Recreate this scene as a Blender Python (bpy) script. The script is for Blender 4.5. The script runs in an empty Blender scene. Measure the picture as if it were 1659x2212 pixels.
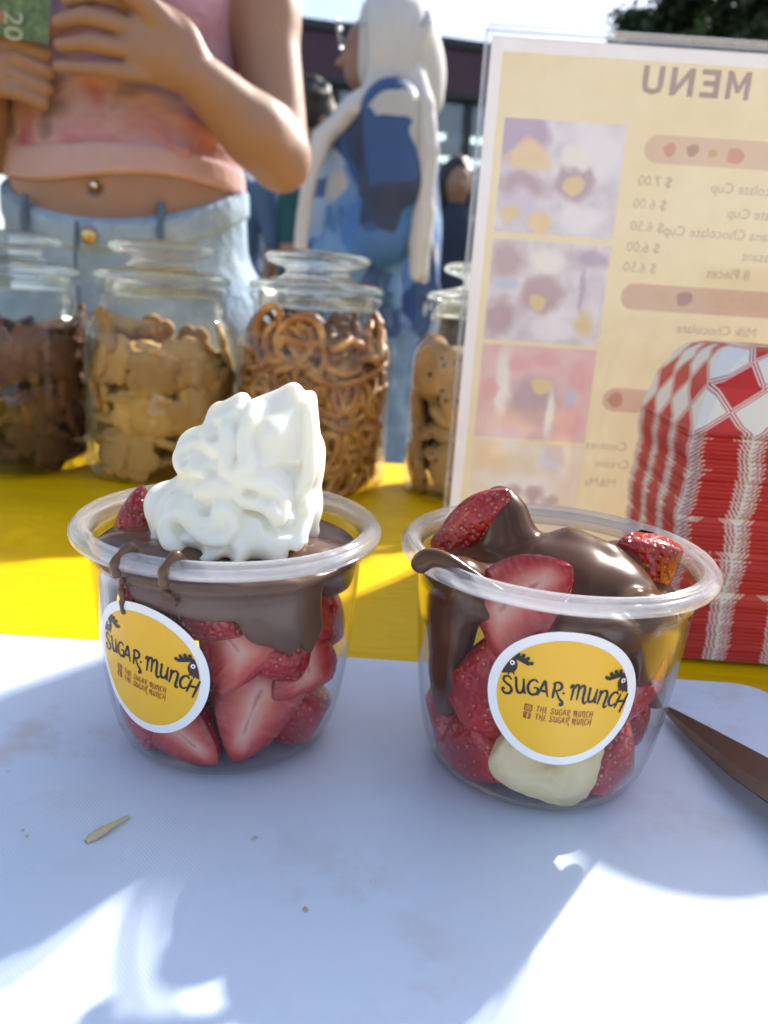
import bpy, bmesh, math, random
import numpy as np
from mathutils import Vector, Matrix, Euler

random.seed(7)
RNG = np.random.default_rng(7)
R = math.radians
SC = bpy.context.scene
COL = SC.collection
PI = math.pi

# ------------------------------------------------------------------ camera
CAM_H = 0.147                       # metres above the cutting board (board top is z = 0)
PITCH, ROLL = R(15.7), R(3.8)
cam_d = bpy.data.cameras.new('camera')
cam = bpy.data.objects.new('camera', cam_d)
COL.objects.link(cam)
fwd = Vector((0, math.cos(PITCH), -math.sin(PITCH)))
upv = Vector((0, math.sin(PITCH), math.cos(PITCH)))
rgt = Vector((1, 0, 0))
rr = rgt * math.cos(ROLL) + upv * math.sin(ROLL)
uu = upv * math.cos(ROLL) - rgt * math.sin(ROLL)
cam.matrix_world = Matrix(((rr.x, uu.x, -fwd.x, 0), (rr.y, uu.y, -fwd.y, 0), (rr.z, uu.z, -fwd.z, CAM_H), (0, 0, 0, 1)))
cam_d.sensor_fit = 'VERTICAL'
cam_d.sensor_height = 24.0
cam_d.lens = 24.0 * 1662 / 2212
cam_d.clip_start = 0.01
cam_d.clip_end = 500
cam_d.dof.use_dof = True
cam_d.dof.focus_distance = 0.232
cam_d.dof.aperture_fstop = cam_d.lens / 2.2
SC.camera = cam

# ------------------------------------------------------------------ light
SUN_EL, SUN_AZ = R(36.0), math.atan2(0.62, 0.785)      # azimuth measured from +Y towards +X
world = bpy.data.worlds.new('World')
SC.world = world
world.use_nodes = True
wn = world.node_tree.nodes; wl = world.node_tree.links
wn.clear()
sky = wn.new('ShaderNodeTexSky'); sky.sky_type = 'NISHITA'; sky.sun_disc = False
sky.sun_elevation = SUN_EL; sky.sun_rotation = SUN_AZ
sky.altitude = 100; sky.air_density = 1.0; sky.dust_density = 1.6; sky.ozone_density = 1.0
tc = wn.new('ShaderNodeTexCoord')
nz = wn.new('ShaderNodeTexNoise'); nz.inputs['Scale'].default_value = 2.6; nz.inputs['Detail'].default_value = 7; nz.inputs['Roughness'].default_value = 0.55
cr = wn.new('ShaderNodeValToRGB')
cr.color_ramp.elements[0].position = 0.47; cr.color_ramp.elements[1].position = 0.72
cr.color_ramp.elements[0].color = (0, 0, 0, 1); cr.color_ramp.elements[1].color = (0.85, 0.85, 0.85, 1)
mx = wn.new('ShaderNodeMixRGB'); mx.inputs['Color2'].default_value = (7.0, 7.3, 7.9, 1)
bg = wn.new('ShaderNodeBackground'); bg.inputs['Strength'].default_value = 0.12
wo = wn.new('ShaderNodeOutputWorld')
wl.new(tc.outputs['Generated'], nz.inputs['Vector'])
wl.new(nz.outputs['Fac'], cr.inputs['Fac'])
wl.new(cr.outputs['Color'], mx.inputs['Fac'])
wl.new(sky.outputs['Color'], mx.inputs['Color1'])
wl.new(mx.outputs['Color'], bg.inputs['Color'])
wl.new(bg.outputs['Background'], wo.inputs['Surface'])

sun_d = bpy.data.lights.new('sun', 'SUN')
sun_d.energy = 4.6; sun_d.angle = R(1.4); sun_d.color = (1.0, 0.95, 0.87)
sun = bpy.data.objects.new('sun', sun_d); COL.objects.link(sun)
sdir = Vector((math.sin(SUN_AZ) * math.cos(SUN_EL), math.cos(SUN_AZ) * math.cos(SUN_EL), math.sin(SUN_EL)))
sun.rotation_euler = sdir.to_track_quat('Z', 'Y').to_euler()

SC.view_settings.view_transform = 'Standard'
SC.view_settings.look = 'None'
SC.view_settings.gamma = 1
SC.view_settings.exposure = 0.85
SC.render.engine = 'CYCLES'
SC.cycles.use_denoising = True
SC.cycles.use_adaptive_sampling = True
SC.cycles.adaptive_threshold = 0.04
SC.cycles.max_bounces = 8
SC.cycles.diffuse_bounces = 3
SC.cycles.transparent_max_bounces = 32
SC.cycles.transmission_bounces = 6
SC.cycles.glossy_bounces = 3
SC.cycles.sample_clamp_indirect = 6.0
SC.cycles.caustics_refractive = False
SC.cycles.caustics_reflective = False

# ------------------------------------------------------------------ helpers: objects
def link(name, me, mat=None, parent=None, smooth=True):
    o = bpy.data.objects.new(name, me)
    COL.objects.link(o)
    if mat is not None:
        for m in (mat if isinstance(mat, (list, tuple)) else [mat]):
            me.materials.append(m)
    if parent is not None:
        o.parent = parent
    if smooth and len(me.polygons):
        me.polygons.foreach_set('use_smooth', np.ones(len(me.polygons), dtype=bool))
    return o

def tag(o, label=None, cat=None, group=None, kind=None):
    if label: o['label'] = label
    if cat: o['category'] = cat
    if group: o['group'] = group
    if kind: o['kind'] = kind
    return o

def thing(name, label, cat, loc=(0, 0, 0), group=None, rot=(0, 0, 0)):
    o = bpy.data.objects.new(name, None); COL.objects.link(o)
    o.location = loc; o.rotation_euler = rot
    o.empty_display_size = 0.02
    return tag(o, label, cat, group)

def mesh(name, V, F):
    me = bpy.data.meshes.new(name)
    me.from_pydata([tuple(map(float, v)) for v in V], [], [tuple(map(int, f)) for f in F])
    me.update()
    return me

def np_mesh(name, V, Q):
    """quads given as numpy arrays"""
    me = bpy.data.meshes.new(name)
    nv, nq = len(V), len(Q)
    me.vertices.add(nv); me.vertices.foreach_set('co', np.asarray(V, np.float32).ravel())
    me.loops.add(nq * 4); me.loops.foreach_set('vertex_index', np.asarray(Q, np.int32).ravel())
    me.polygons.add(nq); me.polygons.foreach_set('loop_start', np.arange(0, nq * 4, 4, dtype=np.int32))
    me.update(calc_edges=True); me.validate()
    return me

def from_bm(name, bm):
    me = bpy.data.meshes.new(name); bm.to_mesh(me); bm.free(); return me

def bm_box(bm, lo, hi, bevel=0.0, M=None):
    c = [(a + b) / 2 for a, b in zip(lo, hi)]
    s = [abs(b - a) for a, b in zip(lo, hi)]
    r = bmesh.ops.create_cube(bm, size=1.0)
    vs = r['verts']
    for v in vs:
        v.co = Vector((v.co.x * s[0] + c[0], v.co.y * s[1] + c[1], v.co.z * s[2] + c[2]))
    if M is not None:
        bmesh.ops.transform(bm, matrix=M, verts=vs)
    if bevel > 0:
        es = list({e for v in vs for e in v.link_edges})
        bmesh.ops.bevel(bm, geom=es, offset=bevel, segments=2, affect='EDGES', profile=0.5)

def box(name, lo, hi, mat, parent=None, bevel=0.0, smooth=False):
    bm = bmesh.new(); bm_box(bm, lo, hi, bevel)
    return link(name, from_bm(name, bm), mat, parent, smooth)

def lathe(name, prof, n=64, closed=False):
    """prof = [(r, z)...]; r == 0 collapses to a pole"""
    V, F, rows = [], [], []
    for r, z in prof:
        if r < 1e-7:
            rows.append([len(V)]); V.append((0, 0, z))
        else:
            rows.append(list(range(len(V), len(V) + n)))
            for i in range(n):
                a = 2 * PI * i / n
                V.append((r * math.cos(a), r * math.sin(a), z))
    pairs = list(zip(rows[:-1], rows[1:]))
    if closed: pairs.append((rows[-1], rows[0]))
    for a, b in pairs:
        for i in range(n):
            j = (i + 1) % n
            if len(a) == 1 and len(b) == 1: continue
            if len(a) == 1: F.append((a[0], b[j], b[i]))
            elif len(b) == 1: F.append((a[i], a[j], b[0]))
            else: F.append((a[i], a[j], b[j], b[i]))
    return mesh(name, V, F)

def catmull(P, sub=6, closed=False):
    P = [np.array(p, float) for p in P]
    out = []
    n = len(P)
    rng = range(n if closed else n - 1)
    for i in rng:
        p0 = P[(i - 1) % n] if (closed or i > 0) else P[0]
        p1 = P[i]; p2 = P[(i + 1) % n]
        p3 = P[(i + 2) % n] if (closed or i + 2 < n) else P[-1]
        for s in range(sub):
            t = s / sub
            out.append(0.5 * ((2 * p1) + (-p0 + p2) * t + (2 * p0 - 5 * p1 + 4 * p2 - p3) * t * t + (-p0 + 3 * p1 - 3 * p2 + p3) * t ** 3))
    if not closed: out.append(P[-1])
    return out

def tube(P, rad, n=8, closed=False):
    """returns V, F of a tube along P; rad scalar or list"""
    P = [Vector(p) for p in P]; m = len(P)
    if not hasattr(rad, '__len__'): rad = [rad] * m
    V, F = [], []
    nrm = None
    for i in range(m):
        a = P[(i - 1) % m] if (closed or i > 0) else P[i]
        b = P[(i + 1) % m] if (closed or i < m - 1) else P[i]
        t = (b - a).normalized()
        if nrm is None:
            nrm = t.orthogonal().normalized()
        nrm = (nrm - t * nrm.dot(t)).normalized()
        bn = t.cross(nrm)
        for k in range(n):
            q = 2 * PI * k / n
            V.append(P[i] + (nrm * math.cos(q) + bn * math.sin(q)) * rad[i])
    for i in range(m if closed else m - 1):
        j = (i + 1) % m
        for k in range(n):
            l = (k + 1) % n
            F.append((i * n + k, i * n + l, j * n + l, j * n + k))
    if not closed:
        F.append(tuple(range(n))[::-1]); F.append(tuple(range((m - 1) * n, m * n)))
    return V, F

# ------------------------------------------------------------------ helpers: distance-field modelling
class Field:
    def __init__(s, lo, hi, h):
        s.h = h; s.lo = np.array(lo, np.float32)
        s.n = [int(math.ceil((b - a) / h)) + 1 for a, b in zip(lo, hi)]
        s.ax = [np.arange(k, dtype=np.float32) * h + l for k, l in zip(s.n, lo)]
        s.d = np.full(s.n, 1.0, np.float32)
    def _sub(s, lo, hi):
        sl = []
        for a in range(3):
            i0 = max(0, int(math.floor((lo[a] - s.lo[a]) / s.h))); i1 = min(s.n[a], int(math.ceil((hi[a] - s.lo[a]) / s.h)) + 1)
            if i1 <= i0: return None
            sl.append(slice(i0, i1))
        g = (s.ax[0][sl[0]][:, None, None], s.ax[1][sl[1]][None, :, None], s.ax[2][sl[2]][None, None, :])
        return tuple(sl), g
    def put(s, fn, lo, hi, k=0.0, cut=False):
        m = 2.5 * s.h + k * 1.5
        r = s._sub([a - m for a in lo], [b + m for b in hi])
        if r is None: return
        sl, (x, y, z) = r
        a = s.d[sl]; b = fn(x, y, z)
        if cut: b = -b
        if k > 0:
            h = np.maximum(k - np.abs(a - b), 0) / k
            e = h * h * k * 0.25
        else: e = 0
        s.d[sl] = (np.maximum(a, b) + e) if cut else (np.minimum(a, b) - e)
    def cone(s, a, b, ra, rb, k=0.0, cut=False):
        a = np.array(a, np.float32); b = np.array(b, np.float32); ba = b - a; L = float(ba @ ba) + 1e-12
        def fn(x, y, z):
            px, py, pz = x - a[0], y - a[1], z - a[2]
            t = np.clip((px * ba[0] + py * ba[1] + pz * ba[2]) / L, 0, 1)
            return np.sqrt((px - ba[0] * t) ** 2 + (py - ba[1] * t) ** 2 + (pz - ba[2] * t) ** 2) - (ra + (rb - ra) * t)
        r = max(ra, rb)
        s.put(fn, np.minimum(a, b) - r, np.maximum(a, b) + r, k, cut)
    def chain(s, P, rad, k=0.0):
        if not hasattr(rad, '__len__'): rad = [rad] * len(P)
        for i in range(len(P) - 1): s.cone(P[i], P[i + 1], rad[i], rad[i + 1], k)
    def ell(s, c, r, k=0.0, rot=None, cut=False):
        c = np.array(c, np.float32); r = np.array(r, np.float32)
        Mx = np.array(Euler(rot).to_matrix(), np.float32).T if rot else np.eye(3, dtype=np.float32)
        def fn(x, y, z):
            px, py, pz = x - c[0], y - c[1], z - c[2]
            q = [Mx[i, 0] * px + Mx[i, 1] * py + Mx[i, 2] * pz for i in range(3)]
            k0 = np.sqrt((q[0] / r[0]) ** 2 + (q[1] / r[1]) ** 2 + (q[2] / r[2]) ** 2)
            k1 = np.sqrt((q[0] / r[0] ** 2) ** 2 + (q[1] / r[1] ** 2) ** 2 + (q[2] / r[2] ** 2) ** 2) + 1e-9
            return k0 * (k0 - 1) / k1
        R_ = float(max(r))
        e = np.array([R_, R_, R_]) if rot else r
        s.put(fn, c - e, c + e, k, cut)
    def clip(s, fn, k=0.0):
        x, y, z = s.ax[0][:, None, None], s.ax[1][None, :, None], s.ax[2][None, None, :]
        b = fn(x, y, z)
        if k > 0:
            h = np.maximum(k - np.abs(s.d - b), 0) / k
            s.d = np.maximum(s.d, b) + h * h * k * 0.25
        else: s.d = np.maximum(s.d, b)
    def at(s, p):
        i = [min(s.n[a] - 1, max(0, int(round((p[a] - s.lo[a]) / s.h)))) for a in range(3)]
        return s.d[tuple(i)]
    def front_y(s, x, z, y0=None):
        """first inside y going from -y to +y"""
        i = min(s.n[0] - 1, max(0, int(round((x - s.lo[0]) / s.h)))); k = min(s.n[2] - 1, max(0, int(round((z - s.lo[2]) / s.h))))
        c = np.nonzero(s.d[i, :, k] < 0)[0]
        return float(s.ax[1][c[0]]) if len(c) else y0
    def verts_quads(s):
        d = s.d
        d = np.pad(d, 1, constant_values=1.0); lo = s.lo - s.h
        ins = d < 0
        nx, ny, nz_ = d.shape
        c = np.zeros((nx - 1, ny - 1, nz_ - 1), np.int8)
        for i in (0, 1):
            for j in (0, 1):
                for k in (0, 1):
                    c += ins[i:nx - 1 + i, j:ny - 1 + j, k:nz_ - 1 + k]
        act = (c > 0) & (c < 8)
        idx = np.full(act.shape, -1, np.int64)
        ci, cj, ck = np.nonzero(act); n = len(ci)
        idx[ci, cj, ck] = np.arange(n)
        acc = np.zeros((n, 3)); cnt = np.zeros(n)
        corner = {(i, j, k): d[ci + i, cj + j, ck + k] for i in (0, 1) for j in (0, 1) for k in (0, 1)}
        for ax in range(3):
            for u in (0, 1):
                for v in (0, 1):
                    p0 = [0, 0, 0]; o = [a for a in range(3) if a != ax]
                    p0[o[0]] = u; p0[o[1]] = v; p1 = list(p0); p1[ax] = 1
                    a = corner[tuple(p0)]; b = corner[tuple(p1)]
                    m = (a < 0) != (b < 0)
                    t = np.where(m, a / (a - b + 1e-12), 0)
                    q = np.tile(np.array(p0, float), (n, 1)); q[:, ax] = t
                    acc[m] += q[m]; cnt[m] += 1
        V = (acc / cnt[:, None] + np.stack([ci, cj, ck], 1)) * s.h + lo
        Q = []
        for ax in range(3):
            o = [(ax + 1) % 3, (ax + 2) % 3]
            sl0 = [slice(None)] * 3; sl1 = [slice(None)] * 3
            sl0[ax] = slice(0, -1); sl1[ax] = slice(1, None)
            a = ins[tuple(sl0)]; b = ins[tuple(sl1)]
            cr_ = np.nonzero(a != b)
            P = np.stack(cr_, 1)
            good = (P[:, o[0]] > 0) & (P[:, o[1]] > 0)
            for ax2 in o: good &= P[:, ax2] < idx.shape[ax2]
            P = P[good]
            flip = ~a[tuple(P.T)]
            e0 = np.zeros(3, int); e0[o[0]] = 1; e1 = np.zeros(3, int); e1[o[1]] = 1
            q = np.stack([idx[tuple((P - e0 - e1).T)], idx[tuple((P - e1).T)], idx[tuple(P.T)], idx[tuple((P - e0).T)]], 1)
            q[flip] = q[flip][:, ::-1]
            Q.append(q)
        Q = np.concatenate(Q); Q = Q[(Q >= 0).all(1)]
        return V, Q
    def mesh(s, name, relax=1, extra=()):
        V, Q = s.verts_quads()
        for e in extra:                      # finer fields of the same body, joined into one mesh
            v2, q2 = e.verts_quads(); Q = np.concatenate([Q, q2 + len(V)]); V = np.concatenate([V, v2])
        for _ in range(relax):
            acc = np.zeros_like(V); cnt = np.zeros(len(V))
            for k in range(4):
                a, b = Q[:, k], Q[:, (k + 1) % 4]
                np.add.at(acc, a, V[b]); np.add.at(acc, b, V[a]); np.add.at(cnt, a, 1); np.add.at(cnt, b, 1)
            V = V * 0.4 + 0.6 * acc / np.maximum(cnt, 1)[:, None]
        return np_mesh(name, V, Q)

# ------------------------------------------------------------------ helpers: materials
class NT:
    def __init__(s, name):
        s.m = bpy.data.materials.new(name); s.m.use_nodes = True
        s.t = s.m.node_tree; s.t.nodes.clear()
        s.out = s.t.nodes.new('ShaderNodeOutputMaterial')
    def n(s, kind, **kw):
        x = s.t.nodes.new('ShaderNode' + kind)
        for k, v in kw.items():
            if hasattr(x, k) and k not in x.inputs: setattr(x, k, v)
            else: x.inputs[k].default_value = v
        return x
    def l(s, a, b): s.t.links.new(a, b)
    def coord(s, kind='Object', scale=None):
        c = s.n('TexCoord').outputs[kind]
        if scale is not None:
            mp = s.n('Mapping'); mp.inputs['Scale'].default_value = scale
            s.l(c, mp.inputs['Vector']); c = mp.outputs['Vector']
        return c
    def noise(s, scale, detail=4, rough=0.5, vec=None, dist=0.0):
        x = s.n('TexNoise'); x.inputs['Scale'].default_value = scale; x.inputs['Detail'].default_value = detail
        x.inputs['Roughness'].default_value = rough; x.inputs['Distortion'].default_value = dist
        s.l(vec if vec is not None else s.coord(), x.inputs['Vector'])
        return x.outputs['Fac']
    def ramp(s, fac, stops, interp='LINEAR'):
        x = s.n('ValToRGB'); e = x.color_ramp; e.interpolation = interp
        while len(e.elements) > 1: e.elements.remove(e.elements[-1])
        e.elements[0].position = stops[0][0]; e.elements[0].color = (*stops[0][1], 1)
        for p, c in stops[1:]:
            q = e.elements.new(p); q.color = (*c, 1)
        s.l(fac, x.inputs['Fac'])
        return x.outputs['Color']
    def mix(s, fac, a, b, mode='MIX'):
        x = s.n('MixRGB', blend_type=mode)
        for v, i in ((fac, 'Fac'), (a, 'Color1'), (b, 'Color2')):
            if hasattr(v, 'is_output'): s.l(v, x.inputs[i])
            elif isinstance(v, (int, float)): x.inputs[i].default_value = v if i == 'Fac' else (v, v, v, 1)
            else: x.inputs[i].default_value = (*v, 1)
        return x.outputs['Color']
    def math(s, op, a, b=0.0, c=None):
        x = s.n('Math', operation=op)
        for i, v in enumerate((a, b) if c is None else (a, b, c)):
            if hasattr(v, 'is_output'): s.l(v, x.inputs[i])
            else: x.inputs[i].default_value = v
        return x.outputs[0]
    def attr(s, name):
        x = s.n('Attribute'); x.attribute_name = name; return x
    def bump(s, h, strength=0.3, dist=0.001):
        x = s.n('Bump'); x.inputs['Strength'].default_value = strength; x.inputs['Distance'].default_value = dist
        s.l(h, x.inputs['Height']); return x.outputs['Normal']
    def bsdf(s, color, rough=0.5, normal=None, **kw):
        p = s.n('BsdfPrincipled')
        if hasattr(color, 'is_output'): s.l(color, p.inputs['Base Color'])
        else: p.inputs['Base Color'].default_value = (*color, 1)
        if hasattr(rough, 'is_output'): s.l(rough, p.inputs['Roughness'])
        else: p.inputs['Roughness'].default_value = rough
        if normal is not None: s.l(normal, p.inputs['Normal'])
        for k, v in kw.items():
            k = k.replace('_', ' ')
            if hasattr(v, 'is_output'): s.l(v, p.inputs[k])
            else: p.inputs[k].default_value = v
        return p.outputs['BSDF']
    def mixs(s, fac, a, b):
        x = s.n('MixShader')
        if hasattr(fac, 'is_output'): s.l(fac, x.inputs['Fac'])
        else: x.inputs['Fac'].default_value = fac
        s.l(a, x.inputs[1]); s.l(b, x.inputs[2]); return x.outputs[0]
    def done(s, sh):
        s.l(sh, s.out.inputs['Surface']); return s.m

def simple(name, col, rough=0.5, var=0.12, scale=60, bump=0.0, bdist=0.001, **kw):
    t = NT(name)
    c = t.mix(t.noise(scale, 5), tuple(x * (1 - var) for x in col), tuple(min(1, x * (1 + var)) for x in col))
    nrm = t.bump(t.noise(scale * 2.5, 5), bump, bdist) if bump else None
    return t.done(t.bsdf(c, rough, nrm, **kw))

def clear_plastic(name, tint=(0.97, 0.975, 0.98), haze=0.03, rough=0.04, f0=0.045, gain=0.9, hazecol=(0.9, 0.92, 0.97), bump=0.0, bscale=40):
    """clear thin-walled material: straight-through transmission plus a Schlick reflection"""
    t = NT(name)
    nrm = t.bump(t.noise(bscale, 3), bump, 0.001) if bump else None
    lw = t.n('LayerWeight'); lw.inputs['Blend'].default_value = 0.5
    if nrm is not None: t.l(nrm, lw.inputs['Normal'])
    f = t.math('MULTIPLY_ADD', t.math('POWER', lw.outputs['Facing'], 4.0), gain, f0)
    tr = t.n('BsdfTransparent'); tr.inputs['Color'].default_value = (*tint, 1)
    gl = t.n('BsdfGlossy'); gl.inputs['Roughness'].default_value = rough
    if nrm is not None: t.l(nrm, gl.inputs['Normal'])
    sh = t.mixs(f, tr.outputs[0], gl.outputs[0])
    if haze > 0:
        df = t.n('BsdfDiffuse'); df.inputs['Color'].default_value = (*hazecol, 1)
        tl = t.n('BsdfTranslucent'); tl.inputs['Color'].default_value = (*hazecol, 1)
        sh = t.mixs(haze, sh, t.mixs(0.5, df.outputs[0], tl.outputs[0]))
    return t.done(sh)

def ink(name, col, tex=None):
    """printing ink: a film that filters the paper under it"""
    t = NT(name)
    tr = t.n('BsdfTransparent')
    if tex is not None: t.l(tex(t), tr.inputs['Color'])
    else: tr.inputs['Color'].default_value = (*col, 1)
    return t.done(tr.outputs[0])

# ================================================================== SETTING
GZ = -0.772                                           # street level below the board
def ground():
    t = NT('asphalt')
    c = t.ramp(t.noise(3.0, 8, 0.65), [(0.3, (0.10, 0.10, 0.105)), (0.7, (0.17, 0.168, 0.165))])
    c = t.mix(t.noise(160, 3), c, (0.22, 0.22, 0.22), 'OVERLAY')
    m = t.done(t.bsdf(c, 0.85, t.bump(t.noise(140, 4), 0.5, 0.01)))
    V, F = [], []
    n = 24
    for i in range(n + 1):
        for j in range(n + 1):
            V.append((-200 + 400 * i / n, -200 + 400 * j / n, GZ))
    for i in range(n):
        for j in range(n):
            a = i * (n + 1) + j
            F.append((a, a + n + 1, a + n + 2, a + 1))
    tag(link('ground', mesh('ground', V, F), m), kind='structure')
ground()

def building():
    b = thing('shop_building', 'low shop building with a dark maroon fascia above large windows', 'building', (-1.24, 9.0, GZ), rot=(0, 0, math.atan2(0.445, 2.06)))
    maroon = simple('maroon_cladding', (0.085, 0.035, 0.055), 0.6, 0.15, 6)
    dark = simple('dark_metal_trim', (0.018, 0.022, 0.026), 0.45, 0.1, 30)
    wall = simple('charcoal_wall', (0.05, 0.055, 0.065), 0.8, 0.2, 8)
    room = simple('shop_interior', (0.10, 0.13, 0.16), 0.9, 0.4, 1.2)
    glass = clear_plastic('shop_glass', (0.42, 0.52, 0.60), 0.0, 0.03, 0.17, 0.8)
    x0, x1 = -2.6, 6.5
    zt, zb = 2.844 - GZ, 2.33 - GZ
    box('fascia', (x0, 0.0, zb), (x1, 0.35, zt - 0.09), maroon, b)
    box('parapet_cap', (x0 - 0.03, -0.04, zt - 0.087), (x1 + 0.03, 0.5, zt), dark, b)
    box('soffit_trim', (x0, -0.02, zb - 0.06), (x1, 0.36, zb - 0.003), dark, b)
    box('roof', (x0, 0.352, zt - 0.4), (x1, 6.0, zt - 0.1), wall, b)
    box('wall', (x0, 5.7, 0), (x1, 5.95, zt - 0.41), room, b)
    box('side_wall', (x0, 0.4, 0), (x0 + 0.2, 5.69, zt - 0.41), wall, b)
    box('side_wall', (x1 - 0.2, 0.4, 0), (x1, 5.69, zt - 0.41), wall, b)
    box('plinth', (x0, 0.0, 0.0), (x1, 0.30, 0.35), wall, b)
    box('shop_floor', (x0 + 0.21, 0.31, 0.003), (x1 - 0.21, 5.69, 0.1), wall, b)
    n = 6
    for i in range(n + 1):
        x = x0 + 0.05 + (x1 - x0 - 0.1) * i / n
        box('mullion', (x - 0.045, 0.06, 0.352), (x + 0.045, 0.2, zb - 0.062), dark, b)
        if i < n:
            xa = x + 0.048; xb = x0 + 0.05 + (x1 - x0 - 0.1) * (i + 1) / n - 0.048
            box('window_pane', (xa, 0.11, 0.354), (xb, 0.122, zb - 0.064), glass, b)
            box('window_rail', (xa, 0.08, 1.05), (xb, 0.105, 1.12), dark, b)
    lamp = NT('tube_light'); em = lamp.n('Emission'); em.inputs['Color'].default_value = (1, 0.86, 0.62, 1); em.inputs['Strength'].default_value = 5.0
    lampm = lamp.done(em.outputs[0])
    for (lx, ly) in ((1.2, 1.6), (2.4, 1.6), (2.2, 3.2), (0.2, 3.2), (3.8, 2.4), (-1.4, 2.4)):
        box('ceiling_light', (lx, ly, zb - 0.17), (lx + 0.9, ly + 0.12, zb - 0.11), lampm, b)
    pale = simple('pale_display', (0.45, 0.5, 0.55), 0.7, 0.2, 3)
    for (px_, w, h) in ((0.9, 0.35, 1.9), (2.3, 0.5, 1.5), (-0.9, 0.6, 1.2)):
        box('display_column', (px_, 3.9, 0.103), (px_ + w, 4.2, h), pale, b)
building()

def tree():
    t = thing('street_tree', 'leafy tree rising behind the top of the menu sign', 'tree', (5.6, 14.0, GZ))
    bark = simple('bark', (0.09, 0.07, 0.055), 0.9, 0.3, 9, 0.8, 0.02)
    V, F = [], []
    def add(P, r, n=8):
        v, f = tube(catmull(P, 4), [r[0] + (r[1] - r[0]) * i / (4 * (len(P) - 1)) for i in range(4 * (len(P) - 1) + 1)], n)
        o = len(V); V.extend(v); F.extend([tuple(i + o for i in q) for q in f])
    add([(0, 0, 0), (0.06, 0.02, 1.6), (-0.03, 0.05, 3.2), (0.05, 0, 5.0), (0.0, 0.1, 7.0)], (0.24, 0.06))
    tips = []
    rg = random.Random(3)
    for i in range(16):
        a = i * 2.4; z = 3.0 + i * 0.25; L = rg.uniform(1.4, 2.5)
        e = (math.cos(a) * L, math.sin(a) * L, z + rg.uniform(0.5, 1.3))
        add([(0, 0, z), (e[0] * 0.4, e[1] * 0.4, z + 0.4), e], (0.075, 0.015), 6)
        tips.append(e); tips.append((e[0] * 0.6, e[1] * 0.6, z + 0.6))
    link('trunk', mesh('trunk', V, F), bark, t)
    # leaf clumps
    lt = NT('leaf')
    oi = lt.noise(2.2, 4)
    c = lt.ramp(oi, [(0.3, (0.03, 0.055, 0.018)), (0.55, (0.06, 0.10, 0.03)), (0.8, (0.10, 0.14, 0.05))])
    d = lt.n('BsdfDiffuse'); lt.l(c, d.inputs['Color'])
    tl = lt.n('BsdfTranslucent'); lt.l(c, tl.inputs['Color'])
    gl = lt.n('BsdfGlossy'); gl.inputs['Roughness'].default_value = 0.4
    leaf = lt.done(lt.mixs(0.06, lt.mixs(0.35, d.outputs[0], tl.outputs[0]), gl.outputs[0]))
    rng = np.random.default_rng(5)
    P = []
    clumps = []
    for _ in range(210):
        u = rng.normal(size=3); u /= np.linalg.norm(u)
        rad = rng.uniform(0.35, 1.0) ** 0.5
        clumps.append((np.array([0, 0, 5.3]) + u * np.array([2.35, 2.3, 1.9]) * rad, rng.uniform(0.22, 0.5)))
    for e in tips: clumps.append((np.array(e), 0.45))
    for c_, r_ in clumps:
        n = int(150 * r_ / 0.35)
        u = rng.normal(size=(n, 3)); u /= np.linalg.norm(u, axis=1)[:, None]
        P.append(c_ + u * r_ * rng.uniform(0.3, 1.0, (n, 1)) * np.array([1, 1, 0.7]))
    P = np.concatenate(P); n = len(P)
    a = rng.normal(size=(n, 3)); a /= np.linalg.norm(a, axis=1)[:, None]
    b = np.cross(a, rng.normal(size=(n, 3))); b /= np.linalg.norm(b, axis=1)[:, None]
    sz = rng.uniform(0.035, 0.075, (n, 1))
    Vv = np.stack([P - a * sz * 1.5, P - b * sz * 0.7, P + a * sz * 1.5, P + b * sz * 0.7], 1).reshape(-1, 3)
    Q = np.arange(n * 4).reshape(-1, 4)
    link('crown', np_mesh('crown', Vv, Q), leaf, t, smooth=False)
tree()

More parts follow.
